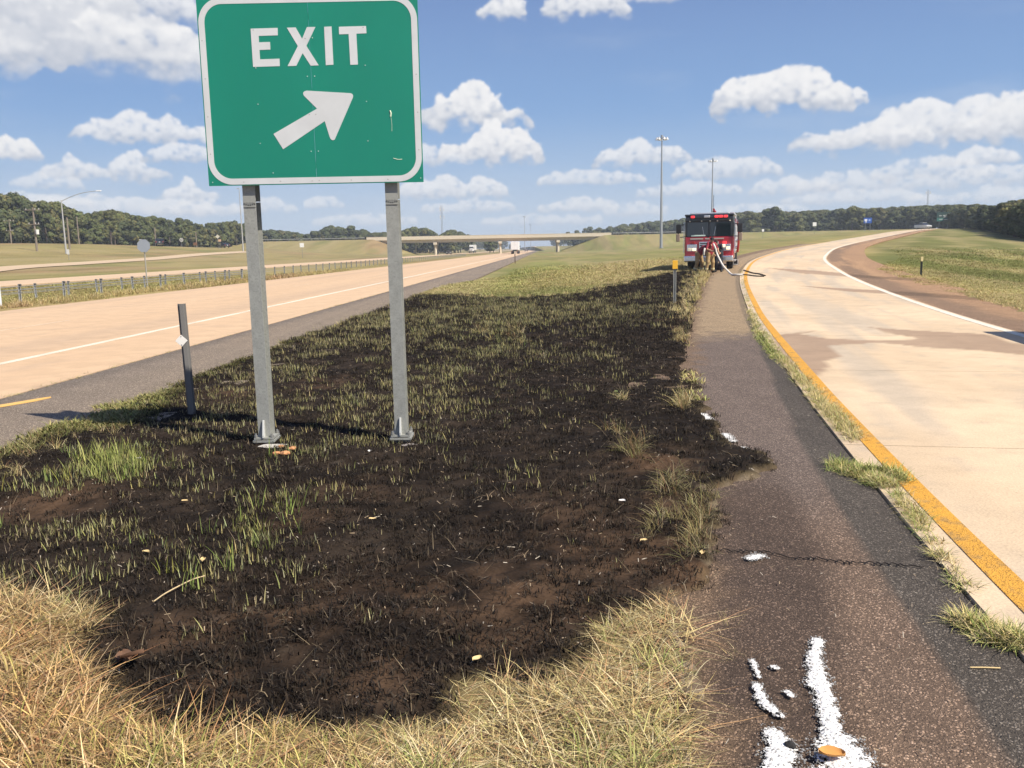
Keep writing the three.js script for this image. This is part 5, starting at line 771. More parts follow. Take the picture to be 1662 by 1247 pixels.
{
  const r = rng(91), pick = (pineShare) => r() < pineShare ? 3 + Math.floor(r() * 2) : [0, 1, 2, 5][Math.floor(r() * 4)];
  const leafC = () => { const b = [[0.074, 0.090, 0.036], [0.092, 0.102, 0.040], [0.060, 0.076, 0.034], [0.112, 0.110, 0.046]][Math.floor(r() * 3.4)], k = 0.85 + 0.35 * r(); return b.map((v) => v * k); };
  // left wood: front row as trees, the depth behind as one mass
  const skylineL = curve([[-120, 300], [0, 313], [14, 311], [48, 321], [79, 323], [95, 327], [105, 333], [125, 339], [144, 346], [168, 337], [190, 339], [207, 344], [231, 350], [253, 348], [274, 356], [296, 354], [320, 361], [356, 359], [380, 357], [400, 365]]);
  const deep = curve([[-120, 200], [0, 225], [200, 270], [400, 345]]);
  for (let px = -110; px < 405; px += 9.5) { const d = deep(px) + (r() - 0.5) * 12, p = at(px + (r() - 0.5) * 6, skylineL(px) + r() * 4 - 2, d), h = p[1] - nat(p[0], d); if (h > 3) tree(pick(0.45), Math.floor(r() * 3.2), p[0], d, h, 0.8 + 0.35 * r(), 'dark green tree in the front row of the wood behind left slope', 'front row of the left wood', r() * 6.28); }
  const L = []; for (let k = 0; k < 150; k++) { const px = -130 + r() * 540, d = deep(px) + 8 + r() * 60, p = at(px, skylineL(px) + 2 + r() * 9, d), h = Math.min(24, p[1] - nat(p[0], d)); if (h > 3) L.push({ kind: pick(0.4), x: p[0], d, h, w: 0.9 + 0.4 * r(), t: r() * 6.28, c: leafC() }); }
  for (let k = 0; k < 190; k++) { const px = -130 + r() * 540, d = deep(px) - 3 + r() * 10, p = at(px, 390, d); L.push({ kind: pick(0.2), x: p[0], d, h: 4 + r() * 5, w: 1.3, t: r() * 6.28, c: leafC() }); }
  wood('left_wood', 'dense dark wood along the skyline behind the left slope', L);
  // trees beyond the left embankment
  const skyM = curve([[405, 372], [453, 372], [475, 375], [496, 379], [513, 373], [523, 379], [530, 367], [547, 366], [564, 371], [580, 372], [592, 376], [617, 376], [640, 378], [655, 372], [679, 368], [701, 373], [710, 382], [722, 376], [737, 372], [761, 379], [800, 384]]);
  for (const [px, py, d, w, k] of [[512, 373, 430, 1.0, 0], [540, 366, 440, 0.7, 1], [568, 366, 430, 1.15, 2], [592, 371, 440, 1.0, 5], [622, 377, 450, 0.9, 0], [668, 373, 470, 1.0, 1], [690, 370, 480, 1.1, 2], [736, 372, 500, 1.0, 5], [759, 379, 500, 0.8, 0]]) { const p = at(px, py, d); tree(k, k % 3, p[0], d, p[1] - nat(p[0], d), w * 1.15, 'rounded tree standing behind the overpass approach', 'trees behind the overpass', px); }
  const C = []; for (let k = 0; k < 330; k++) { const px = 405 + r() * 400, d = 420 + r() * 110, p = at(px, skyM(px) - 1 + r() * 6, d), h = p[1] - nat(p[0], d); if (h > 2.5 && Math.abs(fOff(p[0], d) + 12) > 14 && Math.abs(fOff(p[0], d) + 38) > 9) C.push({ kind: pick(0.2), x: p[0], d, h, w: 1.15, t: r() * 6.28, c: leafC() }); }
  wood('middle_wood', 'hazy low wood behind the overpass and its left approach', C);
  // far trees either side of the freeway and right wood
  const skyR = curve([[905, 403], [940, 392], [957, 380], [964, 374], [995, 369], [1013, 364], [1062, 360], [1115, 355], [1180, 350], [1200, 343], [1230, 343], [1290, 343], [1350, 340], [1420, 337], [1480, 334], [1530, 332], [1590, 331], [1625, 333], [1645, 326], [1662, 321], [1720, 312], [1800, 300]]);
  const deepR = curve([[905, 640], [980, 560], [1110, 470], [1250, 420], [1400, 395], [1480, 372], [1540, 310], [1590, 235], [1640, 165], [1700, 130], [1800, 110]]);
  for (const [px, py, d, w, k] of [[1258, 333, 385, 1.05, 0], [1385, 332, 380, 1.0, 1], [1366, 340, 388, 0.9, 5], [1222, 343, 400, 0.9, 2], [1292, 346, 405, 1.0, 5], [1320, 349, 405, 0.9, 3]]) { const p = at(px, py, d); tree(k, k === 0 ? 2 : 1, p[0], d, p[1] - nat(p[0], d), w * 1.25, px === 1258 ? 'tall dark round tree standing clear of the right wood' : px === 1385 ? 'tall tree rising above the wood behind the blue sign' : 'mid height tree along the front of the right wood', px === 1258 || px === 1385 ? undefined : 'front row of the right wood', px); }
  for (let px = 1415; px < 1720; px += 8) { const d = deepR(px) + (r() - 0.5) * 14, p = at(px + (r() - 0.5) * 5, skyR(px) - 1 + r() * 7, d), h = p[1] - nat(p[0], d); if (h > 2.5) tree(pick(0.1), Math.floor(r() * 3.9), p[0], d, h, 0.95 + 0.4 * r(), 'leafy tree along the front of the wood right of the ramp', 'front row of the wood beyond the ramp', r() * 6.28); }
  const Rr = []; for (let k = 0; k < 620; k++) { const px = 905 + r() * 860, d = deepR(px) + 8 + r() * 90 * Math.min(1, deepR(px) / 300), p = at(px, skyR(px) - 2 + r() * 8, d), h = Math.min(p[1] - nat(p[0], d), 22); if (h > 2 && fOff(p[0], d) > 0) Rr.push({ kind: pick(0.15), x: p[0], d, h, w: 1.15 + 0.3 * r(), t: r() * 6.28, c: leafC() }); }
  for (let k = 0; k < 330; k++) { const px = 1000 + r() * 760, d = deepR(px) - 5 + r() * 10, p = at(px, 380, d); Rr.push({ kind: pick(0.0), x: p[0], d, h: 2.5 + r() * 4, w: 1.6, t: r() * 6.28, c: leafC() }); }
  wood('right_wood', 'long wooded skyline behind the fire engine and ramp', Rr);
  const Fr = []; for (let k = 0; k < 160; k++) { const s = r() < 0.5, d = 600 + r() * 900, o = s ? 14 + r() * 60 : -56 - r() * 90; Fr.push({ kind: pick(0.4), x: o + 0.04 * d, d, h: 9 + r() * 7, w: 1.1, t: r() * 6.28, c: leafC() }); }
  wood('distant_wood', 'distant trees lining the freeway beyond the overpass', Fr);
}

// ------------------------------------------------------------------ grass, stubble and char: real blades
M.blade = new THREE.MeshPhysicalMaterial({ vertexColors: true, roughness: 0.85, specularIntensity: 0.3 });
function tuft(seed, n, len, wid, lean, spread, droop, pal) {      // n blades; pal: list of colours
  const r = rng(seed), pos = [], col = [], idx = []; let v = 0;
  for (let k = 0; k < n; k++) {
    const a = r() * 6.283, bx = (r() - 0.5) * spread, bz = (r() - 0.5) * spread, L = len * (0.45 + 0.75 * r()), ln = lean[0] + (lean[1] - lean[0]) * r(), w = wid * (0.6 + 0.7 * r()), c = pal[Math.floor(r() * pal.length)], f = 0.75 + 0.5 * r(), side = a + 1.57 + (r() - 0.5);
    let x = bx, y = -0.01, z = bz, th = ln;
    for (let s = 0; s <= 3; s++) {
      const ww = w * [1, 0.9, 0.62, 0.06][s] / 2; pos.push(x - Math.cos(side) * ww, y, z - Math.sin(side) * ww, x + Math.cos(side) * ww, y, z + Math.sin(side) * ww); for (let q = 0; q < 2; q++) col.push(c[0] * f, c[1] * f, c[2] * f);
      if (s < 3) { idx.push(v, v + 1, v + 3, v, v + 3, v + 2); v += 2; } else v += 2;
      const st = L / 3; x += Math.cos(a) * Math.sin(th) * st; z += Math.sin(a) * Math.sin(th) * st; y += Math.cos(th) * st; th += droop * (0.5 + r()); if (y < 0.006) y = 0.006 + 0.01 * r();
    }
  }
  const g = new THREE.BufferGeometry(); g.setAttribute('position', new THREE.Float32BufferAttribute(pos, 3)); g.setAttribute('color', new THREE.Float32BufferAttribute(col, 3)); g.setIndex(idx); g.computeVertexNormals(); return g;
}
function scatter(name, label, tufts, pts) {                       // pts: [x, d, scale, [r,g,b], yscale?, y?]
  const g = new THREE.Group(); g.name = name; g.userData = { kind: 'stuff', label, category: 'grass' }; scene.add(g);
  const r = rng(name.length * 977 + pts.length), by = tufts.map(() => []); pts.forEach((p) => by[Math.floor(r() * tufts.length)].push(p));
  const m = new THREE.Matrix4(), q = new THREE.Quaternion(), e = new THREE.Euler();
  by.forEach((l, k) => { if (!l.length) return; const im = new THREE.InstancedMesh(tufts[k], M.blade, l.length); im.name = 'tufts'; im.userData.kind = 'stuff'; shade(im); l.forEach((p, i) => { e.set((r() - 0.5) * 0.25, r() * 6.283, (r() - 0.5) * 0.25); m.compose(new THREE.Vector3(p[0], p[5] ?? G(p[0], p[1]), -p[1]), q.setFromEuler(e), new THREE.Vector3(p[2], p[2] * (p[4] ?? 1), p[2])); im.setMatrixAt(i, m); im.setColorAt(i, lin(...p[3])); }); g.add(im); });
}
const sC = [0.52, 0.415, 0.19], sG = [0.40, 0.38, 0.14], gG = [0.23, 0.27, 0.075], rB = [0.42, 0.25, 0.13], pale = [0.62, 0.52, 0.30];
const inView = (x, d, m = 1) => Math.abs(x) < d * 0.62 + m;
const W1 = [1, 1, 1], vary = (r, a = 0.25) => { const k = 1 - a / 2 + a * r(); return [k * (0.96 + 0.08 * r()), k, k * (0.92 + 0.16 * r())]; };
{
  const r = rng(2024);
  // long dry grass in front of the burn
  const dry = [1, 2, 3, 4, 5].map((k) => tuft(100 + k, 15, 0.19, 0.0046, [0.7, 1.45], 0.10, 0.24, [sC, sC, pale, sG, [0.26, 0.19, 0.09], rB, [0.34, 0.26, 0.12], [0.17, 0.12, 0.06]])), lie = [1, 2, 3].map((k) => tuft(140 + k, 12, 0.30, 0.0042, [1.1, 1.55], 0.16, 0.12, [sC, pale, rB, [0.30, 0.21, 0.10], [0.15, 0.10, 0.055], sC])), up = [1, 2].map((k) => tuft(160 + k, 12, 0.17, 0.0045, [0.2, 0.9], 0.07, 0.35, [gG, sG, sG, gG, pale]));
  const A = [], B = [], U = [];
  for (let k = 0; k < 36000; k++) {
    const x = -5.2 + r() * 6.8, d = 1.9 + r() * 4.2; if (!inView(x, d, 0.5)) continue;
    const n = rampN(x, d), b = burn(x, d); if (b > -0.02 || fOff(x, d) < -5.0 || n > -LSH - 0.08) continue;
    const edge = clamp(-b / 0.3), rightRim = ss(-0.5, 0.0, n + LSH);
    const g = fbm(x * 1.6, d * 1.6, 3), dens = (0.35 + 0.65 * edge) * (1 - rightRim * 0.55) * mix(0.75, 1, ss(0.35, 0.5, fbm(x * 4, d * 4, 2))); if (r() > dens) continue;
    const tint = mix3(W1, [0.92, 0.76, 0.70], ss(0.58, 0.72, fbm(x * 1.1 + 9, d * 1.1, 3)) * 0.9), c = vary(r, 0.5).map((v, i) => v * tint[i]), sc = (0.55 + 0.6 * r()) * (0.6 + 0.4 * edge) * (x < -1.0 ? 1.15 : 0.95);
    const q = r(); if (q < 0.50) A.push([x, d, sc, c]); else if (q < 0.80) B.push([x, d, sc, c]); else if (g > 0.5) U.push([x, d, sc * 0.95, c]);
  }
  scatter('dry_grass', 'long matted straw coloured grass in front of the burned patch', dry, A);
  scatter('flattened_grass', 'flattened dry grass blades lying among the straw coloured grass', lie, B);
  scatter('green_grass', 'greener upright grass growing through the dry foreground grass', up, U);
}
{
  const r = rng(77);
  // charred stubble all over the burn, and stalks that survived
  const cb = [[0.010, 0.0085, 0.0075], [0.022, 0.017, 0.013], [0.015, 0.012, 0.010], [0.045, 0.034, 0.024]];
  const black = [1, 2, 3].map((k) => tuft(200 + k, 11, 0.042, 0.0045, [0.2, 1.4], 0.08, 0.15, cb)), wisps = [1, 2].map((k) => tuft(220 + k, 5, 0.10, 0.0035, [0.7, 1.5], 0.10, 0.1, [[0.05, 0.04, 0.03], [0.22, 0.17, 0.11], [0.10, 0.075, 0.05], [0.02, 0.018, 0.016]]));
  const stalkP = [[0.46, 0.39, 0.21], [0.38, 0.33, 0.16], [0.54, 0.46, 0.30], [0.29, 0.28, 0.11], [0.16, 0.12, 0.07], [0.07, 0.055, 0.035]], stalks = [1, 2, 3, 4].map((k) => tuft(240 + k, 6, 0.072, 0.0046, [0.0, 0.42], 0.085, 0.10, stalkP)), greens = [1, 2, 3].map((k) => tuft(260 + k, 7, 0.14, 0.0055, [0.02, 0.5], 0.07, 0.16, [[0.19, 0.22, 0.065], [0.33, 0.32, 0.12], [0.25, 0.28, 0.08], [0.20, 0.22, 0.07]]));
  const A = [], B = [], S = [], Gn = [];
  for (let k = 0; k < 190000; k++) {
    const d = 2.6 + 43 * r() ** 2.1, x = -8 + r() * 20; if (!inView(x, d, 0.3)) continue;
    const b = burn(x, d); if (b < -0.02) continue;
    const soil = sumEll(SOIL, x, d), st = sumEll(STUB, x, d), m = fbm(x * 2.3 + 4, d * 2.3, 3), far = ss(8, 24, d);
    if (r() < 0.62 * (1 - 0.45 * clamp(soil)) * ss(0.25, 0.55, m + 0.1)) A.push([x, d, (0.6 + 0.7 * r()) * (1 + far * 0.7), vary(r, 0.6)]);
    else if (r() < 0.10) B.push([x, d, 0.6 + 0.8 * r(), vary(r, 0.5)]);
    const pst = st * ss(0.32, 0.60, m) * 0.85 * mix(0.15, 1, ss(0.38, 0.58, fbm(x * 0.9 + 11, d * 0.6, 3))) + 0.03 * ss(0.5, 0.7, m) + far * 0.16 * ss(0.4, 0.6, fbm(x * 0.8, d * 0.5, 3)) * (1 - ss(1.2, 3.2, x - 0.10 * d));
    if (r() < pst) { const gr = (() => { let v = 0, w = 0; for (const e of STUB) { const q = inEll(e, x, d) * e[4]; v += q * e[5]; w += q; } return w > 0.02 ? v / w : 0.3; })(); const c = vary(r, 0.5).map((v, i) => v * mix(1, [0.66, 0.84, 0.52][i], gr * r()) * 0.85); if (r() < (gr - 0.5) * 0.35) Gn.push([x, d, 0.6 + 0.7 * r(), c]); else S.push([x, d, (0.55 + 0.75 * r()) * (1 + far * 0.6), c]); }
  }
  // thick green tuft left of the posts
  for (let k = 0; k < 70; k++) { const p = gnd(170 + (r() + r() - 1) * 70, 762 + (r() + r() - 1) * 28); Gn.push([p[0], p[1], 0.7 + 0.7 * r(), vary(r, 0.4)]); }
  scatter('charred_stubble', 'black charred grass stubble covering the burned ground', black, A);
  scatter('scorched_straw', 'thin scorched straws scattered over the burned ground', wisps, B);
  scatter('pale_stalks', 'short pale grass stalks left standing in the burned patch', stalks, S);
  scatter('green_shoots', 'green grass shoots left standing in the burned patch', greens, Gn);
}
{
  const r = rng(555);
  // verge, gore, median and slope turf
  const turf = [1, 2, 3, 4].map((k) => tuft(300 + k, 16, 0.10, 0.011, [0.5, 1.4], 0.24, 0.15, [[0.42, 0.38, 0.155], [0.36, 0.36, 0.13], [0.48, 0.40, 0.19], [0.31, 0.34, 0.11]])), tall = [1, 2, 3].map((k) => tuft(330 + k, 18, 0.20, 0.009, [0.1, 1.0], 0.20, 0.3, [sC, pale, sG, [0.44, 0.33, 0.17]]));
  const T = [], V = [], Md = [], Rs = [];
  for (let k = 0; k < 210000; k++) {
    const d = 7 + 88 * r() ** 1.35, x = -d * 0.62 - 2 + r() * (d * 1.24 + 4), o = fOff(x, d), n = rampN(x, d), b = burn(x, d), big = 1 + ss(25, 80, d) * 1.5;
    if (o > -5 && n < -LSH + 0.1) {
      if (b > 0.04) { if (b < 0.5 && d > 20 && r() < 0.25) V.push([x, d, 0.6 + 0.5 * r(), vary(r, 0.4)]); continue; }
      if (sink(x, d) > 0.6) continue;
      const c = grassColour(x, d), l = c.map((v, i) => v / [0.27, 0.25, 0.10][i]); const cc = vary(r, 0.4).map((v, i) => v * l[i]);
      if (n > -LSH - 1.6 && d > 18 && r() < 0.6) V.push([x, d, (0.6 + 0.6 * r()) * Math.min(big, 1.5), vary(r, 0.4)]); else if (r() < (d > 24 ? 1 - ss(40, 94, d) : 0.8)) T.push([x, d, (0.6 + 0.6 * r()) * big * (o < -4.2 ? 0.9 : 1), o < -4.0 && d < 34 ? cc.map((v) => v * 0.62) : cc.map((v) => v * 0.9)]);
    } else if (o < -18.55 && o > -33) { if (r() < 0.6 * (1 - ss(60, 94, d))) { const c = grassColour(x, d), l = c.map((v, i) => v / [0.27, 0.25, 0.10][i]); (o > -20.5 && r() < 0.75 ? V : Md).push([x, d, (0.7 + 0.7 * r()) * Math.min(big, 1.8), vary(r, 0.4).map((v, i) => v * Math.min(l[i], [1.05, 1.0, 1.0][i]) * [0.74, 0.76, 0.72][i])]); } }
    else if (n > RW + RSH + 0.05) { if (r() < 0.8 * (1 - ss(30, 92, d)) && sink(x, d) < 0.6) { const c = grassColour(x, d), l = c.map((v, i) => v / [0.27, 0.25, 0.10][i]); Rs.push([x, d, (0.55 + 0.6 * r()) * Math.min(big, 2), vary(r, 0.35).map((v, i) => v * l[i])]); } }
  }
  // ragged verge between the burn and the freeway shoulder, and along the ramp shoulder
  for (let k = 0; k < 9000; k++) { const d = 6.5 + 26 * r() ** 1.3, o = -5.2 + r() * 1.1, x = o + 0.04 * d, b = burn(x, d); if (b > 0.25 || sink(x, d) > 0.75) continue; if (r() < 0.55) T.push([x, d, 0.5 + 0.5 * r(), vary(r, 0.7).map((v, i) => v * [0.66, 0.66, 0.60][i] * mix(0.35, 1, ss(0.15, -0.25, b)))]); }
  scatter('gore_turf', 'short yellow green turf between freeway and ramp', turf, T);
  scatter('verge_grass', 'taller dry grass along the road edges', tall, V);
  scatter('median_grass', 'tan mown grass in the freeway median', turf, Md);
  scatter('slope_grass', 'olive mown grass on the slope right of the ramp', turf, Rs);
}
{
  const r = rng(808);
  // weeds in the joint between asphalt and concrete, traced on the pavement; clumps on the burn edge
  const weed = [1, 2, 3].map((k) => tuft(400 + k, 16, 0.13, 0.0048, [0.5, 1.5], 0.09, 0.2, [sC, sG, pale, sC, [0.34, 0.27, 0.15]])), gw = [1, 2].map((k) => tuft(420 + k, 18, 0.12, 0.0055, [0.3, 1.4], 0.10, 0.25, [gG, gG, sG, [0.19, 0.23, 0.075]])), clump = [1, 2, 3].map((k) => tuft(440 + k, 26, 0.26, 0.0045, [0.2, 1.3], 0.12, 0.3, [sC, pale, sG, [0.33, 0.30, 0.12], rB]));
  const A = [], Bg = [], C = [];
  const seg = (a, b, wpx, count, green) => { for (let k = 0; k < count; k++) { const t = r(), p = gnd(mix(a[0], b[0], t) + 7 + (r() + r() - 1) * wpx, mix(a[1], b[1], t) + (r() - 0.5) * 6, -0.01); const yy = rampN(p[0], p[1]) > -0.17 ? 0.002 : -0.012; (r() < green ? Bg : A).push([p[0], p[1], (0.5 + 0.6 * r()), vary(r, 0.4), 1, HR(p[1]) + yy]); } };
  seg([1196, 452], [1208, 500], 5, 120, 0.3); seg([1208, 500], [1228, 545], 9, 190, 0.35); seg([1222, 535], [1258, 585], 14, 230, 0.85); seg([1262, 580], [1300, 625], 12, 150, 0.2); seg([1290, 610], [1345, 675], 18, 230, 0.15); seg([1335, 660], [1385, 715], 20, 240, 0.1); seg([1345, 752], [1450, 770], 10, 120, 0.75); seg([1360, 758], [1440, 790], 22, 190, 0.45); seg([1445, 800], [1500, 860], 14, 70, 0.15); seg([1500, 870], [1560, 960], 10, 26, 0.2); seg([1545, 1000], [1660, 1045], 14, 120, 0.3); seg([1590, 1030], [1662, 1050], 12, 70, 0.3); seg([1440, 765], [1462, 782], 8, 40, 0.6);
  for (const [px, py, n, s, sp] of [[1105, 548, 26, 0.9, 14], [1110, 660, 16, 1.0, 12], [1030, 735, 14, 0.9, 22], [1098, 790, 13, 0.8, 34], [1122, 840, 16, 0.75, 40], [1135, 885, 12, 0.7, 30], [1150, 810, 8, 0.6, 30], [1080, 850, 8, 0.6, 40], [1095, 500, 16, 0.8, 14], [1115, 470, 24, 1.0, 20], [1140, 452, 20, 0.9, 14], [1010, 650, 4, 0.7, 10], [780, 535, 12, 1.1, 26], [830, 545, 12, 1.0, 26], [1000, 700, 5, 0.8, 20], [1190, 1000, 8, 0.5, 20], [1200, 1060, 10, 0.6, 16], [60, 720, 20, 0.6, 50], [150, 685, 26, 0.6, 60], [30, 755, 10, 0.6, 40]]) for (let k = 0; k < n; k++) { const p = gnd(px + (r() + r() - 1) * sp, py + (r() + r() - 1) * sp * 0.8); C.push([p[0], p[1], s * (0.5 + 0.6 * r()), vary(r, 0.7).map((v) => v * (py > 690 && py < 900 && px > 900 ? 0.5 : 0.85))]); }
  for (let k = 0; k < 260; k++) { const d = 9 + 40 * r() ** 1.2, o = -6.8 + (r() + r() - 1) * 0.09; if (fbm(d * 0.5, 3, 2) < 0.42) continue; A.push([o + 0.04 * d, d, 0.45 + 0.5 * r(), vary(r, 0.5).map((v) => v * 0.8), 0.7, -0.006]); }
  scatter('joint_weeds', 'dry weeds growing in the joint beside the yellow line', weed, A);
  scatter('green_weeds', 'green weeds growing in the joint beside the yellow line', gw, Bg);
  scatter('edge_clumps', 'dry grass clumps along the edge of the burned patch', clump, C);
}

// ------------------------------------------------------------------ foam, litter
const foamM = std([0.70, 0.69, 0.67], 0.95, { bumpMap: tile(256, 0.12, (u, v) => { const k = tf(u, v, 14, 91, 4); return [k, k, k]; }), bumpScale: 0.006 });
function foam(pts, hgt, seed, label) {                             // pts: [px, py, halfwidth px]; a low ragged ridge of foam
  const c = pts.map(([a, b, w]) => { const p = gnd(a, b, -0.012), q = gnd(a + w, b, -0.012); return [p[0], p[1], q[0] - p[0]]; });
  const x0 = Math.min(...c.map((p) => p[0] - p[2])) - 0.04, x1 = Math.max(...c.map((p) => p[0] + p[2])) + 0.04, d0 = Math.min(...c.map((p) => p[1] - p[2])) - 0.04, d1 = Math.max(...c.map((p) => p[1] + p[2])) + 0.04, st = 0.004;
  const nx = Math.ceil((x1 - x0) / st), nd = Math.ceil((d1 - d0) / st), id = new Map(), pos = [], uv = [], idx = [];
  const f = (x, d) => { let v = -9; for (let i = 0; i < c.length - 1; i++) { const [ax, ay, aw] = c[i], [bx, by, bw] = c[i + 1], ex = bx - ax, ey = by - ay, t = clamp(((x - ax) * ex + (d - ay) * ey) / (ex * ex + ey * ey + 1e-9)); const w = mix(aw, bw, t); v = Math.max(v, 1 - Math.hypot(x - ax - ex * t, d - ay - ey * t) / w); } return v + (fbm(x * 26 + seed, d * 26, 4) - 0.5) * 0.9 + (noise(x * 150, d * 150) - 0.5) * 0.6 + (noise(x * 330, d * 330) - 0.5) * 0.4; };
  const hh = (i, j) => { const x = x0 + i * st, d = d0 + j * st, v = f(x, d); return v < -0.04 ? null : Math.max(-0.004, hgt * 0.24 * clamp(v * 1.5) * (0.6 + 0.7 * fbm(x * 60, d * 60 + seed, 3)) - 0.002); };
  const H = []; for (let j = 0; j <= nd; j++) for (let i = 0; i <= nx; i++) H.push(hh(i, j));
  const vid = (i, j) => { const k = j * (nx + 1) + i; if (!id.has(k)) { id.set(k, pos.length / 3); const x = x0 + i * st, d = d0 + j * st; pos.push(x, (rampN(x, d) < -LSH - 0.06 ? G(x, d) : -0.012) + H[k] + 0.003, -d); uv.push(x, d); } return id.get(k); };
  for (let j = 0; j < nd; j++) for (let i = 0; i < nx; i++) { const k = j * (nx + 1) + i; if (H[k] !== null && H[k + 1] !== null && H[k + nx + 1] !== null && H[k + nx + 2] !== null) { const a = vid(i, j), b = vid(i + 1, j), e = vid(i + 1, j + 1), g = vid(i, j + 1); idx.push(a, b, e, a, e, g); } }
  if (!idx.length) return;
  const g = new THREE.BufferGeometry(); g.setAttribute('position', new THREE.Float32BufferAttribute(pos, 3)); g.setAttribute('uv', new THREE.Float32BufferAttribute(uv, 2)); g.setIndex(idx); g.computeVertexNormals();
  const fm = solo('foam_patch', g, foamM, label, 'foam'), r = rng(seed * 71 + 5), fl = [];
  const tries = Math.min(60000, (x1 - x0 + 0.06) * (d1 - d0 + 0.06) * 60000); for (let k = 0; k < tries && fl.length < 2600; k++) { const x = x0 - 0.03 + r() * (x1 - x0 + 0.06), d = d0 - 0.03 + r() * (d1 - d0 + 0.06), v = f(x, d); if (v > -0.75 && r() < (v > 0.1 ? 0.08 : ((v + 0.75) / 0.85) ** 2 * 0.55)) fl.push([x, d]); }
  const bub = new THREE.IcosahedronGeometry(1, 0), im = new THREE.InstancedMesh(bub, foamM, fl.length), m4 = new THREE.Matrix4(), q = new THREE.Quaternion(); fl.forEach(([x, d], i) => { const sz = 0.0012 + 0.0026 * r() ** 2; m4.compose(new THREE.Vector3(x, (rampN(x, d) < -LSH - 0.06 ? G(x, d) : -0.012) + sz * 0.4 + (f(x, d) > 0.1 ? hgt * 0.2 : 0), -d), q.setFromEuler(new THREE.Euler(r() * 3, r() * 3, 0)), new THREE.Vector3(sz * 1.3, sz * 0.8, sz * 1.3)); im.setMatrixAt(i, m4); });
  im.name = 'foam_bubbles'; im.userData.kind = 'stuff'; shade(im); if (fl.length) fm.add(im);
}
foam([[1327, 1040, 9], [1322, 1072, 12], [1328, 1108, 17], [1344, 1150, 15], [1352, 1188, 17], [1366, 1218, 36], [1372, 1255, 44]], 0.022, 3, 'long streak of white foam widening along the asphalt shoulder');
foam([[1228, 1114, 8], [1242, 1142, 10], [1266, 1162, 7]], 0.018, 8, 'short white foam streak at the edge of dry grass');
foam([[1254, 1188, 14], [1270, 1214, 22], [1262, 1260, 26]], 0.02, 15, 'white foam patch beside the dry grass with dark debris on it');
foam([[1278, 1124, 7], [1284, 1130, 6]], 0.01, 21, 'small foam spot between the two white streaks');
foam([[1256, 1083, 6], [1262, 1085, 5]], 0.006, 27, 'thin foam fleck above the short white streak');
foam([[1222, 1072, 5], [1232, 1100, 4]], 0.008, 33, 'thin foam line at the asphalt edge beside dry grass');
foam([[1218, 906, 10], [1232, 902, 9]], 0.004, 39, 'thin foam smear just above the pavement crack');
foam([[1178, 705, 6], [1190, 716, 6]], 0.012, 45, 'pale foam crust on the burned spit of turf');
foam([[1205, 727, 7], [1225, 736, 4]], 0.01, 51, 'pale foam crust below the first one on the spit edge');
foam([[1140, 672, 6], [1158, 686, 6]], 0.012, 57, 'thin pale crust where the burned spit leaves the turf');
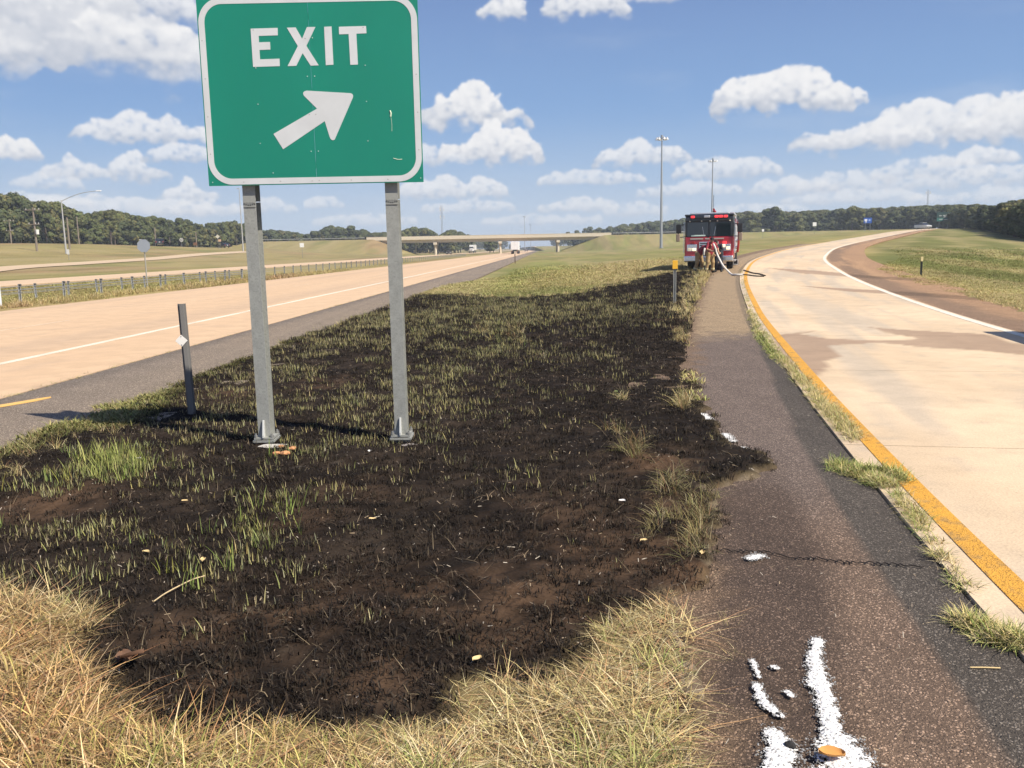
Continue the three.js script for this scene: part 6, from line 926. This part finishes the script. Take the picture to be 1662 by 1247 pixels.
{
  const orange = std([0.56, 0.27, 0.07], 0.8), tanM = std([0.60, 0.45, 0.22], 0.85), brown = std([0.16, 0.085, 0.05], 0.9), dark = std([0.02, 0.018, 0.017], 0.9);
  const leafGeo = (w, l, seed) => { const g = new THREE.PlaneGeometry(w, l, 8, 8).rotateX(-Math.PI / 2), p = g.attributes.position; for (let i = 0; i < p.count; i++) { const x = p.getX(i), z = p.getZ(i), k = Math.sqrt(Math.max(0, 1 - (2 * z / l) ** 2)); p.setX(i, x * (0.25 + 0.75 * k)); p.setY(i, 0.012 + 0.25 * w * (fbm(x / w * 2 + seed + 9, z / l * 2 + 5, 3) - 0.3) + 1.2 * x * x / w); } g.computeVertexNormals(); return g; };
  const put = (name, geo, mat, label, cat, px, py, turn, dy = 0.004, road = true, group) => { const m = solo(name, geo, mat, label, cat, group); m.position.set(...(road ? onRoad(px, py, dy) : onGround(px, py))); if (!road) m.position.y += dy; m.rotation.y = turn; return m; };
  put('orange_leaf', leafGeo(0.055, 0.085, 3), orange, 'curled orange leaf lying on the widest white foam', 'leaf', 1350, 1235, 1.3, 0.02);
  put('dark_pebble', lump(0.014, 1, 0.6, 1.2, 71, 1), dark, 'black lump at the tip of the short foam streak', 'debris', 1264, 1160, 0.4, 0.012);
  put('dark_pebble', lump(0.017, 1, 0.6, 1.2, 73, 1), dark, 'black lump on the foam patch at grass edge', 'debris', 1282, 1213, 0.4, 0.022);
  const stick = (pts, rad) => new THREE.TubeGeometry(new THREE.CatmullRomCurve3(pts), 24, rad, 6);
  { const a = onRoad(1575, 1081, 0.006), b = onRoad(1624, 1082, 0.006); solo('wood_splinter', stick([new THREE.Vector3(...a), new THREE.Vector3((a[0] + b[0]) / 2, a[1] + 0.001, (a[2] + b[2]) / 2), new THREE.Vector3(...b)], 0.0035), tanM, 'straight pale splinter on the dark asphalt by the yellow line', 'splinter'); }
  { const pts = [[250, 986], [270, 972], [292, 960], [315, 949], [333, 944]].map(([a, b]) => { const p = onGround(a, b); return new THREE.Vector3(p[0], p[1] + 0.03, p[2]); }); solo('dry_stem', stick(pts, 0.0035), std([0.55, 0.42, 0.24], 0.85), 'bent dry grass stem lying on the burned ground', 'stem'); }
  { const a = onRoad(-40, 668, 0.002), b = onRoad(84, 647, 0.002), L = Math.hypot(a[0] - b[0], a[2] - b[2]); const s = new THREE.Shape(); s.moveTo(-L / 2, -0.05); s.lineTo(L / 2 - 0.25, -0.045); s.lineTo(L / 2, 0.02); s.lineTo(L / 2 - 0.1, 0.05); s.lineTo(-L / 2, 0.05); const m = solo('yellow_strip', new THREE.ExtrudeGeometry(s, { depth: 0.012, bevelEnabled: true, bevelSize: 0.003, bevelThickness: 0.003, bevelSegments: 1 }).rotateX(-Math.PI / 2), std([0.62, 0.38, 0.12], 0.8), 'yellowish board strip lying on the freeway asphalt shoulder', 'board'); m.position.set((a[0] + b[0]) / 2, a[1], (a[2] + b[2]) / 2); m.rotation.y = Math.atan2(-(b[2] - a[2]), b[0] - a[0]); }
  for (let k = 0; k < 5; k++) { const m = put('dead_leaf', leafGeo(0.05, 0.09, k * 3 + 5), brown, 'crumpled brown dead leaf in the heap on burned ground', 'leaf', 200 + (k % 3) * 9 + k * 2, 1080 + k * 4, k * 1.3, 0.02 + 0.012 * k, false, 'heap of dead leaves on the burned ground'); m.rotation.z = 0.5 * Math.sin(k * 2.1); }
  const r = rng(313), flake = [];
  for (const [px, py, c] of [[237, 904, 'tan'], [330, 917, 'tan'], [1140, 905, 'tan'], [1045, 885, 'tan'], [775, 1080, 'tan'], [605, 850, 'tan'], [300, 820, 'tan'], [1010, 820, 'white'], [600, 738, 'white'], [225, 750, 'white'], [1000, 640, 'green']]) put('dead_leaf', leafGeo(0.03, 0.045, px), c === 'tan' ? tanM : c === 'green' ? std([0.35, 0.42, 0.16], 0.8) : std([0.65, 0.62, 0.58], 0.8), 'small single fallen leaf on the burned ground', 'leaf', px, py, px, 0.014, false, 'single fallen leaves on the burned ground');
  // chips, ash flakes and straw bits: nobody could count them
  const chip = new THREE.BufferGeometry(); chip.setAttribute('position', new THREE.Float32BufferAttribute([-1, 0, -0.35, 0.9, 0.15, -0.3, 0.8, 0.25, 0.4, -0.8, 0.05, 0.3, 0, 0.5, 0], 3)); chip.setIndex([0, 4, 1, 1, 4, 2, 2, 4, 3, 3, 4, 0]); chip.computeVertexNormals();
  const N = 4200, im = new THREE.InstancedMesh(chip, std([1, 1, 1], 0.9), N), m4 = new THREE.Matrix4(), q = new THREE.Quaternion(), e = new THREE.Euler(); let i = 0;
  while (i < N) { const d = 2.4 + 14 * r() ** 1.6, x = -6 + r() * 11; if (!inView(x, d, 0.2)) continue; const n = rampN(x, d), b = burn(x, d); let y; if (b > 0) y = G(x, d); else if (n > -LSH + 0.05 && n < -0.2) y = -0.012; else continue; if (n > -LSH && r() < 0.35) continue; const s = (b > 0 ? 0.0045 : 0.0032) * (0.5 + 1.3 * r()); e.set(r() * 0.5, r() * 6.28, r() * 0.5); m4.compose(new THREE.Vector3(x, y + 0.002, -d), q.setFromEuler(e), new THREE.Vector3(s * (1 + r() * 2.5), s, s)); im.setMatrixAt(i, m4); im.setColorAt(i, lin(...[[0.36, 0.27, 0.17], [0.22, 0.17, 0.12], [0.40, 0.35, 0.28], [0.12, 0.09, 0.07]][Math.floor(r() * 4)])); i++; }
  im.name = 'litter_chips'; im.userData = { kind: 'stuff', label: 'tiny pale chips and straw bits over burned ground and asphalt', category: 'litter' }; shade(im); scene.add(im);
}

scene.fog = new THREE.FogExp2(lin(0.62, 0.70, 0.80), 0.00036);
renderer.render(scene, camera);
